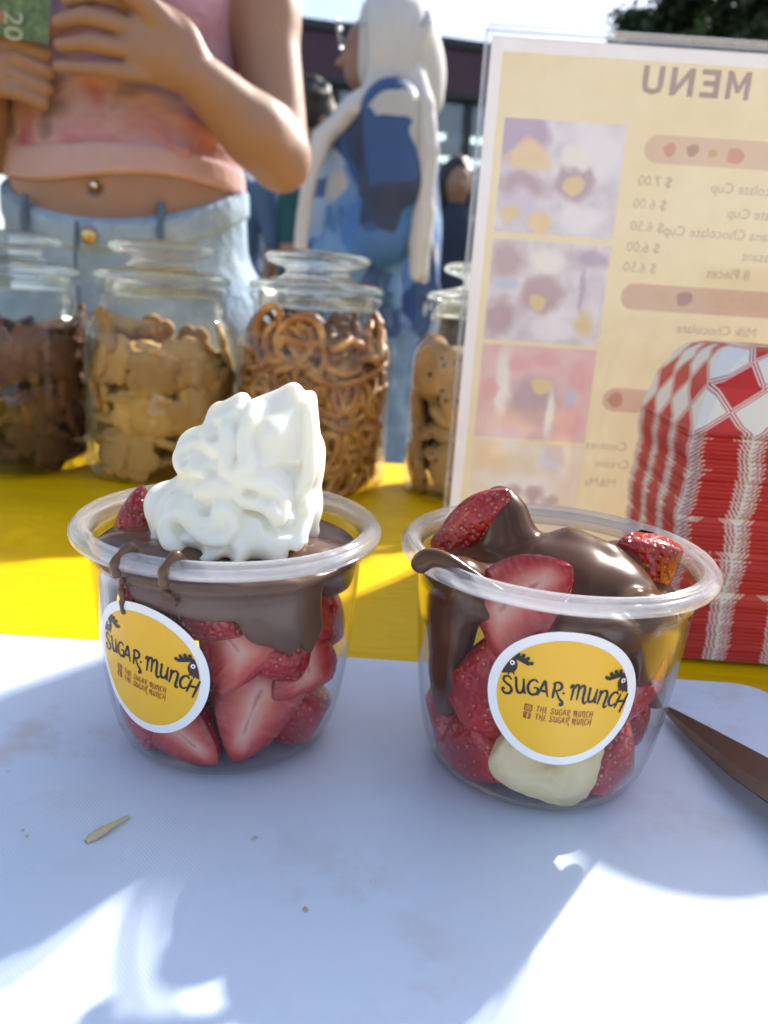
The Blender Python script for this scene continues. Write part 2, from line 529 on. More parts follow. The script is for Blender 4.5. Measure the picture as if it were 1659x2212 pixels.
# ------------------------------------------------------------------ table and board
TZ = -0.012
def table():
    t = thing('market_table', 'long table covered by a bright yellow plastic cloth', 'table', (0, 0.35, GZ))
    s = NT('yellow_plastic_cloth')
    n1 = s.noise(7, 4, 0.5, s.coord('Object', (1, 2.5, 1)))
    c = s.mix(n1, (0.84, 0.49, 0.0), (0.90, 0.535, 0.0))
    bmp = s.bump(s.noise(14, 4, 0.5, s.coord('Object', (1, 3, 1)), 0.6), 0.30, 0.01)
    d = s.bsdf(c, 0.45, bmp, Specular_IOR_Level=0.22)
    m = s.done(d)
    # cloth: top with soft ripples, falling sides
    x0, x1, y0, y1 = -1.05, 0.95, -0.30, 0.765
    xs = np.linspace(x0, x1, 161); ys = np.linspace(y0, y1, 101)
    V, F = [], []
    zt = TZ - GZ
    for x in xs:
        for y in ys:
            far = max(0.0, min(1.0, (y - 0.30) / 0.03))
            w = 0.0016 * math.sin(31 * y + 6 * math.sin(4 * x)) * math.sin(9 * x + 2) + 0.0010 * math.sin(70 * y + 13 * x)
            V.append((x, y - 0.35, zt - 0.0008 + (w - 0.0022) * far if far > 0 else zt - 0.001))
    m_, n_ = len(xs), len(ys)
    for i in range(m_ - 1):
        for j in range(n_ - 1):
            F.append((i * n_ + j, (i + 1) * n_ + j, (i + 1) * n_ + j + 1, i * n_ + j + 1))
    # skirt
    ring = [(i, 0) for i in range(m_)] + [(m_ - 1, j) for j in range(1, n_)] + [(i, n_ - 1) for i in range(m_ - 2, -1, -1)] + [(0, j) for j in range(n_ - 2, 0, -1)]
    prev = [i * n_ + j for i, j in ring]
    for lv in range(1, 7):
        cur = []
        for q, (i, j) in enumerate(ring):
            x, y = xs[i], ys[j]
            ox = -1 if i == 0 else (1 if i == m_ - 1 else 0); oy = -1 if j == 0 else (1 if j == n_ - 1 else 0)
            k = lv / 6; fold = 0.012 * k * math.sin(q * 0.55) + 0.006 + 0.01 * k
            cur.append(len(V)); V.append((x + ox * fold, y - 0.35 + oy * fold, zt - 0.62 * k))
        L = len(ring)
        for q in range(L):
            F.append((prev[q], cur[q], cur[(q + 1) % L], prev[(q + 1) % L]))
        prev = cur
    link('tablecloth', mesh('tablecloth', V, F), m, t)
    wood = simple('table_board', (0.5, 0.45, 0.38), 0.6)
    steel = simple('table_steel', (0.35, 0.36, 0.37), 0.35, Metallic=1.0)
    box('tabletop', (-1.03, -0.63, zt - 0.045), (0.93, 0.395, zt - 0.014), wood, t)
    for sx in (-0.9, 0.8):
        for sy in (-0.52, 0.32):
            v, f = tube([(sx, sy, zt - 0.046), (sx * 1.03, sy * 1.05, 0.0)], 0.014, 10)
            link('leg', mesh('leg', v, f), steel, t)
table()

def board():
    s = NT('white_polyethylene')
    co = s.coord('Object')
    st = s.ramp(s.noise(38, 6, 0.62), [(0.50, (0, 0, 0)), (0.68, (1, 1, 1))])
    st2 = s.ramp(s.noise(11, 3, 0.5), [(0.46, (0, 0, 0)), (0.62, (1, 1, 1))])
    stain = s.math('MULTIPLY', s.math('MULTIPLY', st, st2), 0.5)
    c = s.mix(stain, (0.69, 0.785, 0.945), (0.55, 0.46, 0.42))
    sp = s.ramp(s.noise(260, 2, 0.5), [(0.71, (0, 0, 0)), (0.76, (1, 1, 1))])
    c = s.mix(s.math('MULTIPLY', s.math('MULTIPLY', sp, st2), 0.5), c, (0.50, 0.42, 0.36))
    # fine embossed weave
    w1 = s.n('TexWave'); w1.wave_type = 'BANDS'; w1.bands_direction = 'DIAGONAL'; w1.inputs['Scale'].default_value = 520; w1.inputs['Distortion'].default_value = 1.0
    w2 = s.n('TexWave'); w2.wave_type = 'BANDS'; w2.bands_direction = 'X'; w2.inputs['Scale'].default_value = 430; w2.inputs['Distortion'].default_value = 0.6
    s.l(co, w1.inputs['Vector']); s.l(co, w2.inputs['Vector'])
    hgt = s.math('ADD', w1.outputs['Fac'], w2.outputs['Fac'])
    scr = s.noise(70, 3, 0.6, s.coord('Object', (1, 14, 1)))
    hgt = s.math('ADD', hgt, s.math('MULTIPLY', scr, 0.8))
    m = s.done(s.bsdf(c, 0.42, s.bump(hgt, 0.09, 0.0004)))
    x0, x1, y0, y1, rc = -0.245, 0.1665, -0.02, 0.2958, 0.017
    bm = bmesh.new()
    pts = []
    for cx, cy, a0 in ((x1 - rc, y1 - rc, 0), (x0 + rc, y1 - rc, 90), (x0 + rc, y0 + rc, 180), (x1 - rc, y0 + rc, 270)):
        for i in range(9):
            a = R(a0 + 90 * i / 8); pts.append((cx + rc * math.cos(a), cy + rc * math.sin(a)))
    top = [bm.verts.new((x, y, 0)) for x, y in pts]
    f = bm.faces.new(top)
    r = bmesh.ops.extrude_face_region(bm, geom=[f])
    for v in [g for g in r['geom'] if isinstance(g, bmesh.types.BMVert)]: v.co.z = -0.0112
    bmesh.ops.recalc_face_normals(bm, faces=bm.faces)
    es = [e for e in bm.edges if abs(e.verts[0].co.z - e.verts[1].co.z) < 1e-6]
    bmesh.ops.bevel(bm, geom=es, offset=0.0016, segments=3, affect='EDGES')
    o = link('cutting_board', from_bm('cutting_board', bm), m, smooth=False)
    tag(o, 'white plastic cutting board under the two dessert cups, faintly stained', 'cutting board')
board()
# ================================================================== CUPS
CUPS = ((-0.0494, 0.2381), (0.055, 0.2315))
CUP_PROF = [(0.0, 0.0006), (0.0272, 0.0), (0.0315, 0.0008), (0.0343, 0.0032), (0.0365, 0.0078), (0.0384, 0.0150), (0.0399, 0.0245), (0.0411, 0.036), (0.0420, 0.049), (0.0426, 0.0600), (0.0428, 0.0640), (0.0434, 0.0647), (0.0435, 0.0653), (0.0430, 0.0660), (0.0430, 0.0692)]
CZ = np.array([p[1] for p in CUP_PROF[1:]]); CR = np.array([p[0] for p in CUP_PROF[1:]])
CZ[0] = -0.001
def cup_r(z): return np.interp(z, CZ, CR)

M_CUP = clear_plastic('clear_cup_plastic', (0.985, 0.986, 0.992), 0.004, 0.04, 0.012, 0.75, (0.80, 0.84, 0.95))
M_RIM = clear_plastic('cup_rim_plastic', (0.955, 0.96, 0.97), 0.22, 0.10, 0.10, 0.85, (0.96, 0.96, 0.98))
M_STK = simple('sticker_white_paper', (0.86, 0.86, 0.88), 0.45, 0.02, 80)
def sticker_yellow():
    t = NT('sticker_yellow_print')
    c = t.mix(t.noise(60, 3), (0.84, 0.47, 0.022), (0.87, 0.50, 0.030))
    return t.done(t.bsdf(c, 0.38))
M_YEL = sticker_yellow()
M_DARK = simple('sticker_dark_print', (0.022, 0.018, 0.020), 0.4, 0.05)
M_BRN = simple('sticker_brown_print', (0.33, 0.09, 0.035), 0.4, 0.05)
M_HEAD = simple('sticker_umber_print', (0.045, 0.022, 0.018), 0.4, 0.05)

GL = {
 'S': [[(.85, .82), (.62, 1), (.3, .95), (.2, .75), (.42, .57), (.7, .43), (.8, .2), (.55, 0), (.2, .0), (.03, .18), (.14, .3), (.24, .2)]],
 'U': [[(.02, .85), (.12, .97), (.14, .35), (.3, .06), (.58, .1), (.72, .4), (.76, .97)], [(.76, .97), (.78, .2), (.95, .06)]],
 'G': [[(.85, .84), (.6, 1), (.25, .85), (.08, .48), (.2, .12), (.52, 0), (.82, .15), (.86, .46), (.52, .46)]],
 'A': [[(.0, 0), (.25, .62), (.45, 1.02), (.62, .6), (.82, 0)], [(.16, .36), (.72, .36)]],
 'R': [[(.18, 0), (.2, .95)], [(.02, .85), (.3, 1.0), (.62, .98), (.8, .78), (.62, .55), (.22, .5)], [(.36, .5), (.7, .08), (.98, -.1), (1.08, -.28), (.92, -.36), (.84, -.22)]],
 'm': [[(-.08, .72), (.04, .92), (.12, .7), (.1, 0)], [(.1, .6), (.28, .95), (.44, .82), (.44, .05)], [(.44, .6), (.64, .95), (.8, .8), (.82, .1), (.96, -.12), (1.08, .05)]],
 'u': [[(.02, .88), (.12, .97), (.14, .3), (.32, .04), (.6, .14), (.74, .5), (.74, .97)], [(.74, .97), (.76, .15), (.92, .0)]],
 'n': [[(.0, .78), (.1, .92), (.14, .7), (.12, 0)], [(.12, .6), (.36, .96), (.66, .9), (.74, .5), (.72, .0), (.86, -.16), (1.0, -.02)]],
 'C': [[(.86, .84), (.6, 1), (.25, .88), (.08, .5), (.2, .12), (.52, 0), (.86, .18)]],
 'H': [[(.12, 1), (.06, .5), (.0, 0)], [(.84, 1.06), (.78, .5), (.68, -.25)], [(.04, .48), (.8, .56)]],
 'T': [[(.0, .95), (.85, 1)], [(.42, .97), (.4, 0)]],
 'E': [[(.75, .95), (.2, .95), (.3, .55), (.65, .52), (.25, .5), (.1, .15), (.35, 0), (.8, .05)]],
}
def ribbon(P, w, sub=5):
    """flat ribbon polygon strip in 2D with slightly swelling stroke"""
    Q = catmull([(*p, 0) for p in P], sub); V, F = [], []
    m = len(Q)
    for i, q in enumerate(Q):
        a = Q[max(0, i - 1)]; b = Q[min(m - 1, i + 1)]
        t = b - a; L = math.hypot(t[0], t[1]) + 1e-9
        nx, ny = -t[1] / L, t[0] / L
        s = w * (0.62 + 0.5 * math.sin(PI * min(1, max(0, i / (m - 1)))))
        V += [(q[0] + nx * s, q[1] + ny * s), (q[0] - nx * s, q[1] - ny * s)]
    for i in range(m - 1): F.append((2 * i, 2 * i + 1, 2 * i + 3, 2 * i + 2))
    return V, F

def disc2d(rx, ry, cx=0, cy=0, nr=10, na=48, clip=None):
    V = [(cx, cy)]; F = []
    for i in range(1, nr + 1):
        for k in range(na):
            a = 2 * PI * k / na
            V.append((cx + rx * i / nr * math.cos(a), cy + ry * i / nr * math.sin(a)))
    for k in range(na):
        F.append((0, 1 + k, 1 + (k + 1) % na))
        for i in range(nr - 1):
            a = 1 + i * na; b = a + na
            F.append((a + k, b + k, b + (k + 1) % na, a + (k + 1) % na))
    return V, F

def merge2d(parts):
    V, F = [], []
    for v, f in parts:
        o = len(V); V += v; F += [tuple(i + o for i in q) for q in f]
    return V, F

def text2d(s, x, y, h, adv, w, arch=None, kern=None):
    parts = []
    for ch in s:
        if ch == ' ': x += adv * 0.55; continue
        for st in GL[ch]:
            P = [(x + p[0] * adv * 0.86, y + p[1] * h) for p in st]
            parts.append(ribbon(P, w))
        x += adv * (1.12 if ch in 'mR' else 1.0)
    return parts

STK_R = 0.0212
def on_cup(V2, az0, z0, tilt, lift):
    """sticker coordinates (unit = sticker radius) wrapped round the cup wall"""
    out = []
    ct, st = math.cos(tilt), math.sin(tilt)
    for x, y in V2:
        X = (x * ct - y * st) * STK_R; Y = (x * st + y * ct) * STK_R
        z = z0 + Y; rc = float(cup_r(z0)); a = az0 + X / rc
        r = float(cup_r(z)) + lift
        out.append((r * math.sin(a), -r * math.cos(a), z))
    return out

def emblem_head(cx, cy, s, mirror):
    k = -1 if mirror else 1
    fur = disc2d(0.105 * s, 0.125 * s, cx, cy, 4, 20)
    ruff = []
    for i in range(4):
        a = R((205 if not mirror else 235) + i * 33)
        ruff.append(([(cx + .08 * s * math.cos(a - .3), cy + .10 * s * math.sin(a - .3)), (cx + .155 * s * math.cos(a), cy + .17 * s * math.sin(a)), (cx + .08 * s * math.cos(a + .3), cy + .10 * s * math.sin(a + .3))], [(0, 1, 2)]))
    fur = merge2d([fur, disc2d(0.085 * s, 0.075 * s, cx - k * .075 * s, cy - .075 * s, 3, 16)])
    ant = [ribbon([(cx + k * .02 * s, cy + .11 * s), (cx + k * .10 * s, cy + .12 * s), (cx + k * .17 * s, cy + .10 * s), (cx + k * .25 * s, cy + .06 * s)], .034 * s)]
    for q, (dx, dy) in enumerate(((.10, .20), (.165, .195), (.225, .165), (.28, .11))):
        ant.append(ribbon([(cx + k * (.07 + .05 * q) * s, cy + (.12 - .014 * q) * s), (cx + k * dx * .97 * s, cy + (dy - .03) * s), (cx + k * dx * s, cy + dy * s)], .021 * s))
    return merge2d([fur] + ruff), merge2d(ant), (cx + k * .035 * s, cy + .035 * s)

def make_cup(idx, label, az0, z0, tilt):
    cx, cy = CUPS[idx]
    c = thing('dessert_cup', label, 'cup', (cx, cy, 0), 'clear dessert cups on the board')
    th = 0.00055
    outer = CUP_PROF[:]
    inner = [(max(0, r - th), z + th) for r, z in CUP_PROF[:0:-1]] + [(0, 0.0006 + th)]
    prof = outer + inner
    body = link('cup_body', lathe('cup_body', prof, 96), M_CUP, c)
    # rolled rim with concentric ridges
    rp = []
    r0, r1, zr = 0.0431, 0.0490, 0.0759
    rp += [(0.0429, 0.0693), (0.0432, 0.0725), (0.0434, 0.0748)]
    nseg = 22
    for i in range(nseg + 1):
        u = i / nseg; r = 0.0436 + (0.0484 - 0.0436) * u
        z = zr - 0.0016 * (2 * u - 1) ** 2 * (1 if u < .5 else 1.2) + 0.00016 * math.sin(u * 11 * PI)
        rp.append((r, z))
    rp += [(0.0489, 0.0736), (0.0490, 0.0724), (0.0486, 0.0712), (0.0478, 0.0709), (0.0474, 0.0722), (0.0462, 0.0735), (0.0447, 0.0733), (0.0439, 0.0718), (0.0435, 0.0694)]
    link('rim', lathe('rim', rp, 128, closed=True), M_RIM, c)
    # sticker
    v, f = disc2d(1, 1, 0, 0, 16, 72)
    st = link('sticker', mesh('sticker', on_cup(v, az0, z0, tilt, 0.00012), f), M_STK, c)
    st['label'] = 'round white-edged yellow sticker with dark hand lettering'
    v, f = disc2d(.868, .868, 0, 0.0, 14, 72)
    link('yellow_disc', mesh('yellow_disc', on_cup(v, az0, z0, tilt, 0.00022), f), M_YEL, st)
    # name line, arched
    parts = []
    def put(ch, x, y, h, w, rot):
        for s_ in GL[ch]:
            P = []
            for p in s_:
                X, Y = p[0] * w, p[1] * h
                P.append((x + X * math.cos(rot) - Y * math.sin(rot), y + X * math.sin(rot) + Y * math.cos(rot)))
            parts.append(ribbon(P, .0165))
    for ch, x, y, h, w, rot in (('S', -.79, -.045, .25, .165, .16), ('U', -.625, -.0, .235, .155, .10), ('G', -.475, .03, .22, .16, .05), ('A', -.335, .035, .22, .155, .0), ('R', -.17, .03, .24, .15, -.02),
                            ('m', .07, .03, .245, .21, -.02), ('u', .285, .02, .215, .15, -.06), ('n', .425, -.01, .215, .155, -.12), ('C', .575, -.03, .205, .14, -.14), ('H', .70, -.085, .225, .15, -.16)):
        put(ch, x, y, h, w, rot)
    parts.append(disc2d(.017, .017, -.015, .125, 2, 10))
    v, f = merge2d(parts)
    link('name_lettering', mesh('name_lettering', on_cup(v, az0, z0, tilt, 0.00034), f), M_DARK, st)
    parts = []
    for y in (-.205, -.325):
        parts += text2d('THE SUGAR mUnCH'.replace('mUnCH', 'munCH'), -.32, y, .086, .052, .0056)
    v, f = merge2d(parts)
    link('account_lettering', mesh('account_lettering', on_cup(v, az0, z0, tilt, 0.00034), f), M_BRN, st)
    # two small app icons
    def rrect(cx_, cy_, s_, rnd=.35, n=5):
        P = []
        for sx, sy, a0 in ((1, 1, 0), (-1, 1, 90), (-1, -1, 180), (1, -1, 270)):
            for i in range(n):
                a = R(a0 + 90 * i / (n - 1)); P.append((cx_ + sx * s_ * (1 - rnd) + s_ * rnd * math.cos(a), cy_ + sy * s_ * (1 - rnd) + s_ * rnd * math.sin(a)))
        return P
    a = rrect(-.425, -.085 - .085, .052); b = rrect(-.425, -.17, .036)
    n = len(a)
    ring = (a + b, [(i, (i + 1) % n, n + (i + 1) % n, n + i) for i in range(n)])
    o1 = [(-.425 + .027 * math.cos(2 * PI * i / 16), -.17 + .027 * math.sin(2 * PI * i / 16)) for i in range(16)]
    o2 = [(-.425 + .016 * math.cos(2 * PI * i / 16), -.17 + .016 * math.sin(2 * PI * i / 16)) for i in range(16)]
    ring2 = (o1 + o2, [(i, (i + 1) % 16, 16 + (i + 1) % 16, 16 + i) for i in range(16)])
    v, f = merge2d([ring, ring2, disc2d(.006, .006, -.402, -.147, 1, 8)])
    link('camera_icon', mesh('camera_icon', on_cup(v, az0, z0, tilt, 0.00034), f), M_BRN, st)
    sq = rrect(-.43, -.288, .05)
    v, f = sq, [tuple(range(len(sq)))]
    link('square_icon', mesh('square_icon', on_cup(v, az0, z0, tilt, 0.00034), f), M_BRN, st)
    v, f = merge2d([ribbon([(-.405, -.252), (-.42, -.25), (-.423, -.27), (-.423, -.335)], .008), ribbon([(-.44, -.29), (-.405, -.29)], .007)])
    link('icon_letter', mesh('icon_letter', on_cup(v, az0, z0, tilt, 0.00046), f), M_YEL, st)
    for (hx, hy, mir) in ((-.735, .395, False), (.775, .30, True)):
        hd, an, eye = emblem_head(hx, hy, 1.0, mir)
        # trim to the yellow disc
        def trim(vf):
            v_, f_ = vf
            return [(x, y) if math.hypot(x, y) < .862 else (x * .862 / math.hypot(x, y), y * .862 / math.hypot(x, y)) for x, y in v_], f_
        v, f = trim(hd)
        e = link('emblem_head', mesh('emblem_head', on_cup(v, az0, z0, tilt, 0.00034), f), M_HEAD, st)
        v, f = trim(an)
        link('emblem_antler', mesh('emblem_antler', on_cup(v, az0, z0, tilt, 0.00038), f), M_DARK, st)
        v, f = disc2d(.032, .036, eye[0], eye[1], 2, 14)
        link('emblem_eye', mesh('emblem_eye', on_cup(v, az0, z0, tilt, 0.00046), f), M_STK, st)
        v, f = disc2d(.013, .015, eye[0], eye[1], 1, 10)
        link('emblem_pupil', mesh('emblem_pupil', on_cup(v, az0, z0, tilt, 0.00056), f), M_DARK, st)
    return c
make_cup(0, 'clear plastic cup topped with a swirl of whipped cream', R(-25), 0.0385, R(-9))
make_cup(1, 'clear plastic cup with bare melted chocolate and no cream, nearest the knife', R(-3.5), 0.0432, R(-1))

# ------------------------------------------------------------------ strawberries
def berry_skin():
    t = NT('strawberry_flesh')
    cut = t.attr('cut').outputs['Fac']; core = t.attr('core').outputs['Fac']
    co = t.coord('Object')
    vo = t.n('TexVoronoi'); vo.inputs['Scale'].default_value = 430; vo.inputs['Randomness'].default_value = 0.55
    t.l(co, vo.inputs['Vector'])
    seed = t.ramp(vo.outputs['Distance'], [(0.16, (1, 1, 1)), (0.22, (0, 0, 0))])
    pit = t.ramp(vo.outputs['Distance'], [(0.10, (0.35, 0.35, 0.35)), (0.17, (0.45, 0.45, 0.45)), (0.22, (0, 0, 0)), (0.55, (1, 1, 1))])
    skin = t.ramp(t.noise(90, 4), [(0.3, (0.27, 0.003, 0.004)), (0.7, (0.50, 0.010, 0.006))])
    skin = t.mix(seed, skin, (0.50, 0.24, 0.07))
    nz_ = t.noise(120, 5, 0.6)
    k = t.math('ADD', core, t.math('MULTIPLY', t.math('SUBTRACT', nz_, 0.5), 0.30))
    flesh = t.ramp(k, [(0.0, (0.46, 0.10, 0.075)), (0.08, (0.74, 0.38, 0.29)), (0.25, (0.68, 0.22, 0.16)), (0.45, (0.58, 0.080, 0.055)), (0.62, (0.48, 0.024, 0.017)), (0.78, (0.40, 0.008, 0.007)), (0.95, (0.28, 0.004, 0.004))])
    strk = t.noise(300, 3, 0.6, t.coord('Object', (0.25, 1.0, 1.6)))
    flesh = t.mix(t.math('MULTIPLY', t.ramp(strk, [(0.45, (0, 0, 0)), (0.75, (1, 1, 1))]), 0.28), flesh, (0.62, 0.24, 0.18))
    c = t.mix(cut, skin, flesh)
    hgt = t.mix(cut, pit, t.noise(260, 5, 0.65))
    nrm = t.bump(hgt, 0.6, 0.0010)
    ro = t.mix(cut, 0.16, 0.15)
    return t.done(t.bsdf(c, ro, nrm, Subsurface_Weight=0.10, Subsurface_Radius=(0.006, 0.0015, 0.001), Subsurface_Scale=0.5, Coat_Weight=0.45, Coat_Roughness=0.08))
M_BERRY = berry_skin()

def fit_in_cup(V, loc, rot):
    """press a piece against the inside of the cup it lies in"""
    M = rot.to_matrix(); Mi = M.transposed(); L = Vector(loc)
    idx = 0 if loc[0] < 0.0028 else 1
    cx, cy = CUPS[idx]; out = []
    for v in V:
        w = M @ Vector(v) + L
        x, y = w.x - cx, w.y - cy
        z = max(w.z, 0.0022 + 0.06 * max(0.0, 0.0022 - w.z) ** 1.0)
        r = math.hypot(x, y)
        lim = float(cup_r(z)) - 0.0016
        if z < 0.072 and r > lim:
            over = r - lim; k = (lim - 0.0012 * (1 - math.exp(-over * 400)) + 0.0012 * 0) / r
            x *= k; y *= k
        out.append(tuple(Mi @ (Vector((x + cx, y + cy, z)) - L)))
    return out

def berry_profile(u, rad):
    return rad * (math.sin(min(1, u * 1.02) ** 0.72 * PI * 0.53)) * (1 - 0.75 * max(0, (u - 0.86) / 0.14) ** 2.2)

def berry(name, label, loc, length, rad, rot, seed=0, span=1.0, cutdepth=0.0, group=None, flat=1.0):
    """half strawberry: skin side +Y, cut face -Y, tip at +Z; span 1 = half, larger = more than half"""
    rg = random.Random(seed)
    ph = [rg.uniform(0, 6.3) for _ in range(6)]
    nu, na = 30, 26
    V, F, cut, core = [], [], [], []
    a0 = -0.5 * (span - 1) * PI
    def rr_(u, a):
        return berry_profile(u, rad) * (1 + 0.06 * math.sin(2 * a + ph[0]) + 0.04 * math.sin(3 * a + ph[1] + 4 * u) + 0.03 * math.sin(7 * u + ph[2]))
    def P(u, a):
        r = rr_(u, a)
        x = r * math.cos(a); y = r * math.sin(a) * flat
        bend = 0.10 * length * math.sin(PI * u + ph[3]) * 0.5
        return (x + bend, y, length * (0.5 - u))
    for i in range(nu + 1):
        u = i / nu
        for j in range(na + 1):
            a = a0 + (PI - 2 * a0) * j / na
            V.append(P(u, a)); cut.append(0.0); core.append(1.0)
    for i in range(nu):
        for j in range(na):
            a = i * (na + 1) + j
            F.append((a, a + 1, a + na + 2, a + na + 1))
    o = len(V); nc = 16
    for i in range(nu + 1):
        u = i / nu
        A = V[i * (na + 1)]; B = V[i * (na + 1) + na]
        for j in range(nc + 1):
            s = j / nc
            w = 2 * s - 1
            bulge = -0.15 * rad * (1 - w * w) ** .7 * math.sin(PI * u) + 0.03 * rad * math.sin(9 * u + ph[4]) * math.sin(5 * s + ph[5]) * (1 - w * w)
            V.append(tuple(A[q] + (B[q] - A[q]) * s + (bulge if q == 1 else 0) for q in range(3)))
            cut.append(1.0)
            e = min(1.0, max(abs(w), abs(2 * u - 1.0) ** 3))
            core.append(e)
    for i in range(nu):
        for j in range(nc):
            a = o + i * (nc + 1) + j
            F.append((a, a + nc + 1, a + nc + 2, a + 1))
    V = fit_in_cup(V, loc, rot)
    me = mesh(name, V, F)
    for nm, arr in (('cut', cut), ('core', core)):
        at = me.attributes.new(nm, 'FLOAT', 'POINT'); at.data.foreach_set('value', arr)
    ob = link(name, me, M_BERRY)
    ob.location = loc; ob.rotation_euler = rot
    tag(ob, label, 'strawberry', group)
    return ob

def facing(az, tip_roll, lean=0.0, inward=False):
    """rotation whose cut face (-Y) looks out of the cup at azimuth az; tip_roll turns the tip in the wall plane"""
    M = Matrix.Rotation(az, 3, 'Z')
    if inward: M = M @ Matrix.Rotation(PI, 3, 'Z')
    M = M @ Matrix.Rotation(lean, 3, 'X') @ Matrix.Rotation(tip_roll, 3, 'Y')
    return M.to_euler()

def in_cup(idx, az, rad, z):
    a = R(az); cx, cy = CUPS[idx]
    return (cx + rad * math.sin(a), cy - rad * math.cos(a), z)

GL_, GR_ = 'strawberry pieces in the cream topped cup', 'strawberry pieces in the bare chocolate cup'
# left cup: azimuth, radius from the axis, height, length, radius, (face azimuth, tip roll, lean, skin outwards)
LEFT = (
 ('cut strawberry wedge right beside the sticker of the cream topped cup', 12, .0285, .0465, .028, .0118, (-2, -50, -24, 0), 1.12),
 ('small red strawberry piece under the chocolate drip in the cream topped cup', 36, .0300, .0415, .022, .0095, (35, 70, 0, 1), 1.2),
 ('tall strawberry slice against the upper right wall of the cream topped cup', 58, .0310, .0560, .029, .0105, (40, 14, -12, 0), 1.1),
 ('red strawberry piece at mid height by the right wall of the cream topped cup', 60, .0300, .0350, .025, .0110, (34, -10, -14, 0), 1.1),
 ('largest strawberry half, point down, in the lower middle of the cream topped cup', 30, .0262, .0185, .033, .0150, (18, 208, -18, 0), 1.12),
 ('strawberry half at the bottom left below the sticker of the cream topped cup', -16, .0268, .0118, .028, .0115, (-22, 112, -12, 0), 1.1),
 ('dark strawberry piece low behind the largest half in the cream topped cup', 72, .0255, .0135, .029, .0120, (72, 40, 0, 1), 1.3),
 ('strawberry tip rising at the back left of the cream topped cup', -108, .0340, .0655, .030, .0115, (-80, 14, 0, 1), 1.3),
 ('dark strawberry behind the left chocolate smear of the cream topped cup', -40, .0310, .0580, .027, .0105, (-40, 180, 0, 1), 1.2),
 ('strawberry piece hidden behind the sticker of the cream topped cup', -48, .0265, .0300, .031, .0130, (-50, 60, 0, 1), 1.3),
 ('strawberry piece in the middle of the cream topped cup', 120, .0120, .0300, .034, .0150, (20, 100, 0, 1), 1.3),
 ('strawberry piece at the back of the cream topped cup', 165, .0260, .0300, .034, .0135, (165, 20, 0, 1), 1.3),
 ('strawberry piece low by the left wall of the cream topped cup', -66, .0255, .0130, .029, .0120, (-66, 96, 0, 1), 1.3),
 ('strawberry piece at the bottom centre of the cream topped cup', 5, .0080, .0125, .032, .0130, (5, 80, 0, 1), 1.4),
 ('strawberry piece low at the back of the cream topped cup', 170, .0230, .0130, .030, .0125, (170, 100, 0, 1), 1.3),
 ('dark strawberry piece between the sticker and the cut wedge', -6, .0275, .0520, .026, .0105, (-6, 120, 0, 1), 1.3),
 ('strawberry piece by the right wall behind the tall slice', 98, .0275, .0440, .030, .0120, (98, 10, 0, 1), 1.3),
)
RIGHT = (
 ('bright strawberry half above the sticker, poking over the rim of the chocolate cup', -25, .0300, .0660, .033, .0158, (-44, 40, -24, 0), 1.12),
 ('small seedy strawberry left of the sticker on the chocolate cup', -37, .0310, .0470, .022, .0098, (-37, -10, 0, 1), 1.35),
 ('round dark strawberry at mid height on the left of the chocolate cup', -46, .0275, .0295, .029, .0150, (-46, 200, 0, 1), 1.35),
 ('red strawberry lying at the bottom left of the chocolate cup', -56, .0255, .0105, .034, .0130, (-46, 114, 0, 1), 1.35),
 ('strawberry at the bottom right beside the banana', 46, .0262, .0165, .030, .0108, (46, -12, 0, 1), 1.35),
 ('purplish strawberry right of the sticker on the chocolate cup', 44, .0290, .0405, .034, .0122, (42, 160, 0, 1), 1.35),
 ('strawberry piece hidden behind the sticker of the chocolate cup', -4, .0245, .0430, .030, .0125, (0, 60, 0, 1), 1.2),
 ('strawberry piece at the back of the chocolate cup', 170, .0220, .0300, .036, .0145, (165, 60, 0, 1), 1.35),
 ('strawberry piece by the left wall of the chocolate cup', -82, .0270, .0180, .031, .0120, (-80, 10, 0, 1), 1.35),
 ('strawberry piece by the right wall of the chocolate cup', 84, .0265, .0250, .032, .0125, (84, 30, 0, 1), 1.35),
 ('strawberry piece low at the back of the chocolate cup', 150, .0230, .0125, .030, .0120, (150, 95, 0, 1), 1.35),
)
def pieces(rows, idx, group, seed):
    for i, (lab, az, rd, z, L, rad, (fa, tr, ln, out), span) in enumerate(rows):
        berry('strawberry_piece', lab, in_cup(idx, az, rd, z), L, rad, facing(R(fa), R(tr), R(ln), bool(out)), seed + i, span, group=group)
pieces(LEFT, 0, GL_, 1)
pieces(RIGHT, 1, GR_, 30)
berry('strawberry_piece', 'upright strawberry half dipped in chocolate, highest in the chocolate cup', (0.0330, 0.2420, 0.0755), .034, .0120, facing(R(-40), R(-28), R(0), True), 22, 1.15, group=GR_)
berry('strawberry_piece', 'strawberry against the back right rim, half under chocolate', (0.0835, 0.2385, 0.0640), .030, .0125, facing(R(60), R(172), R(0), True), 23, 1.25, group=GR_)

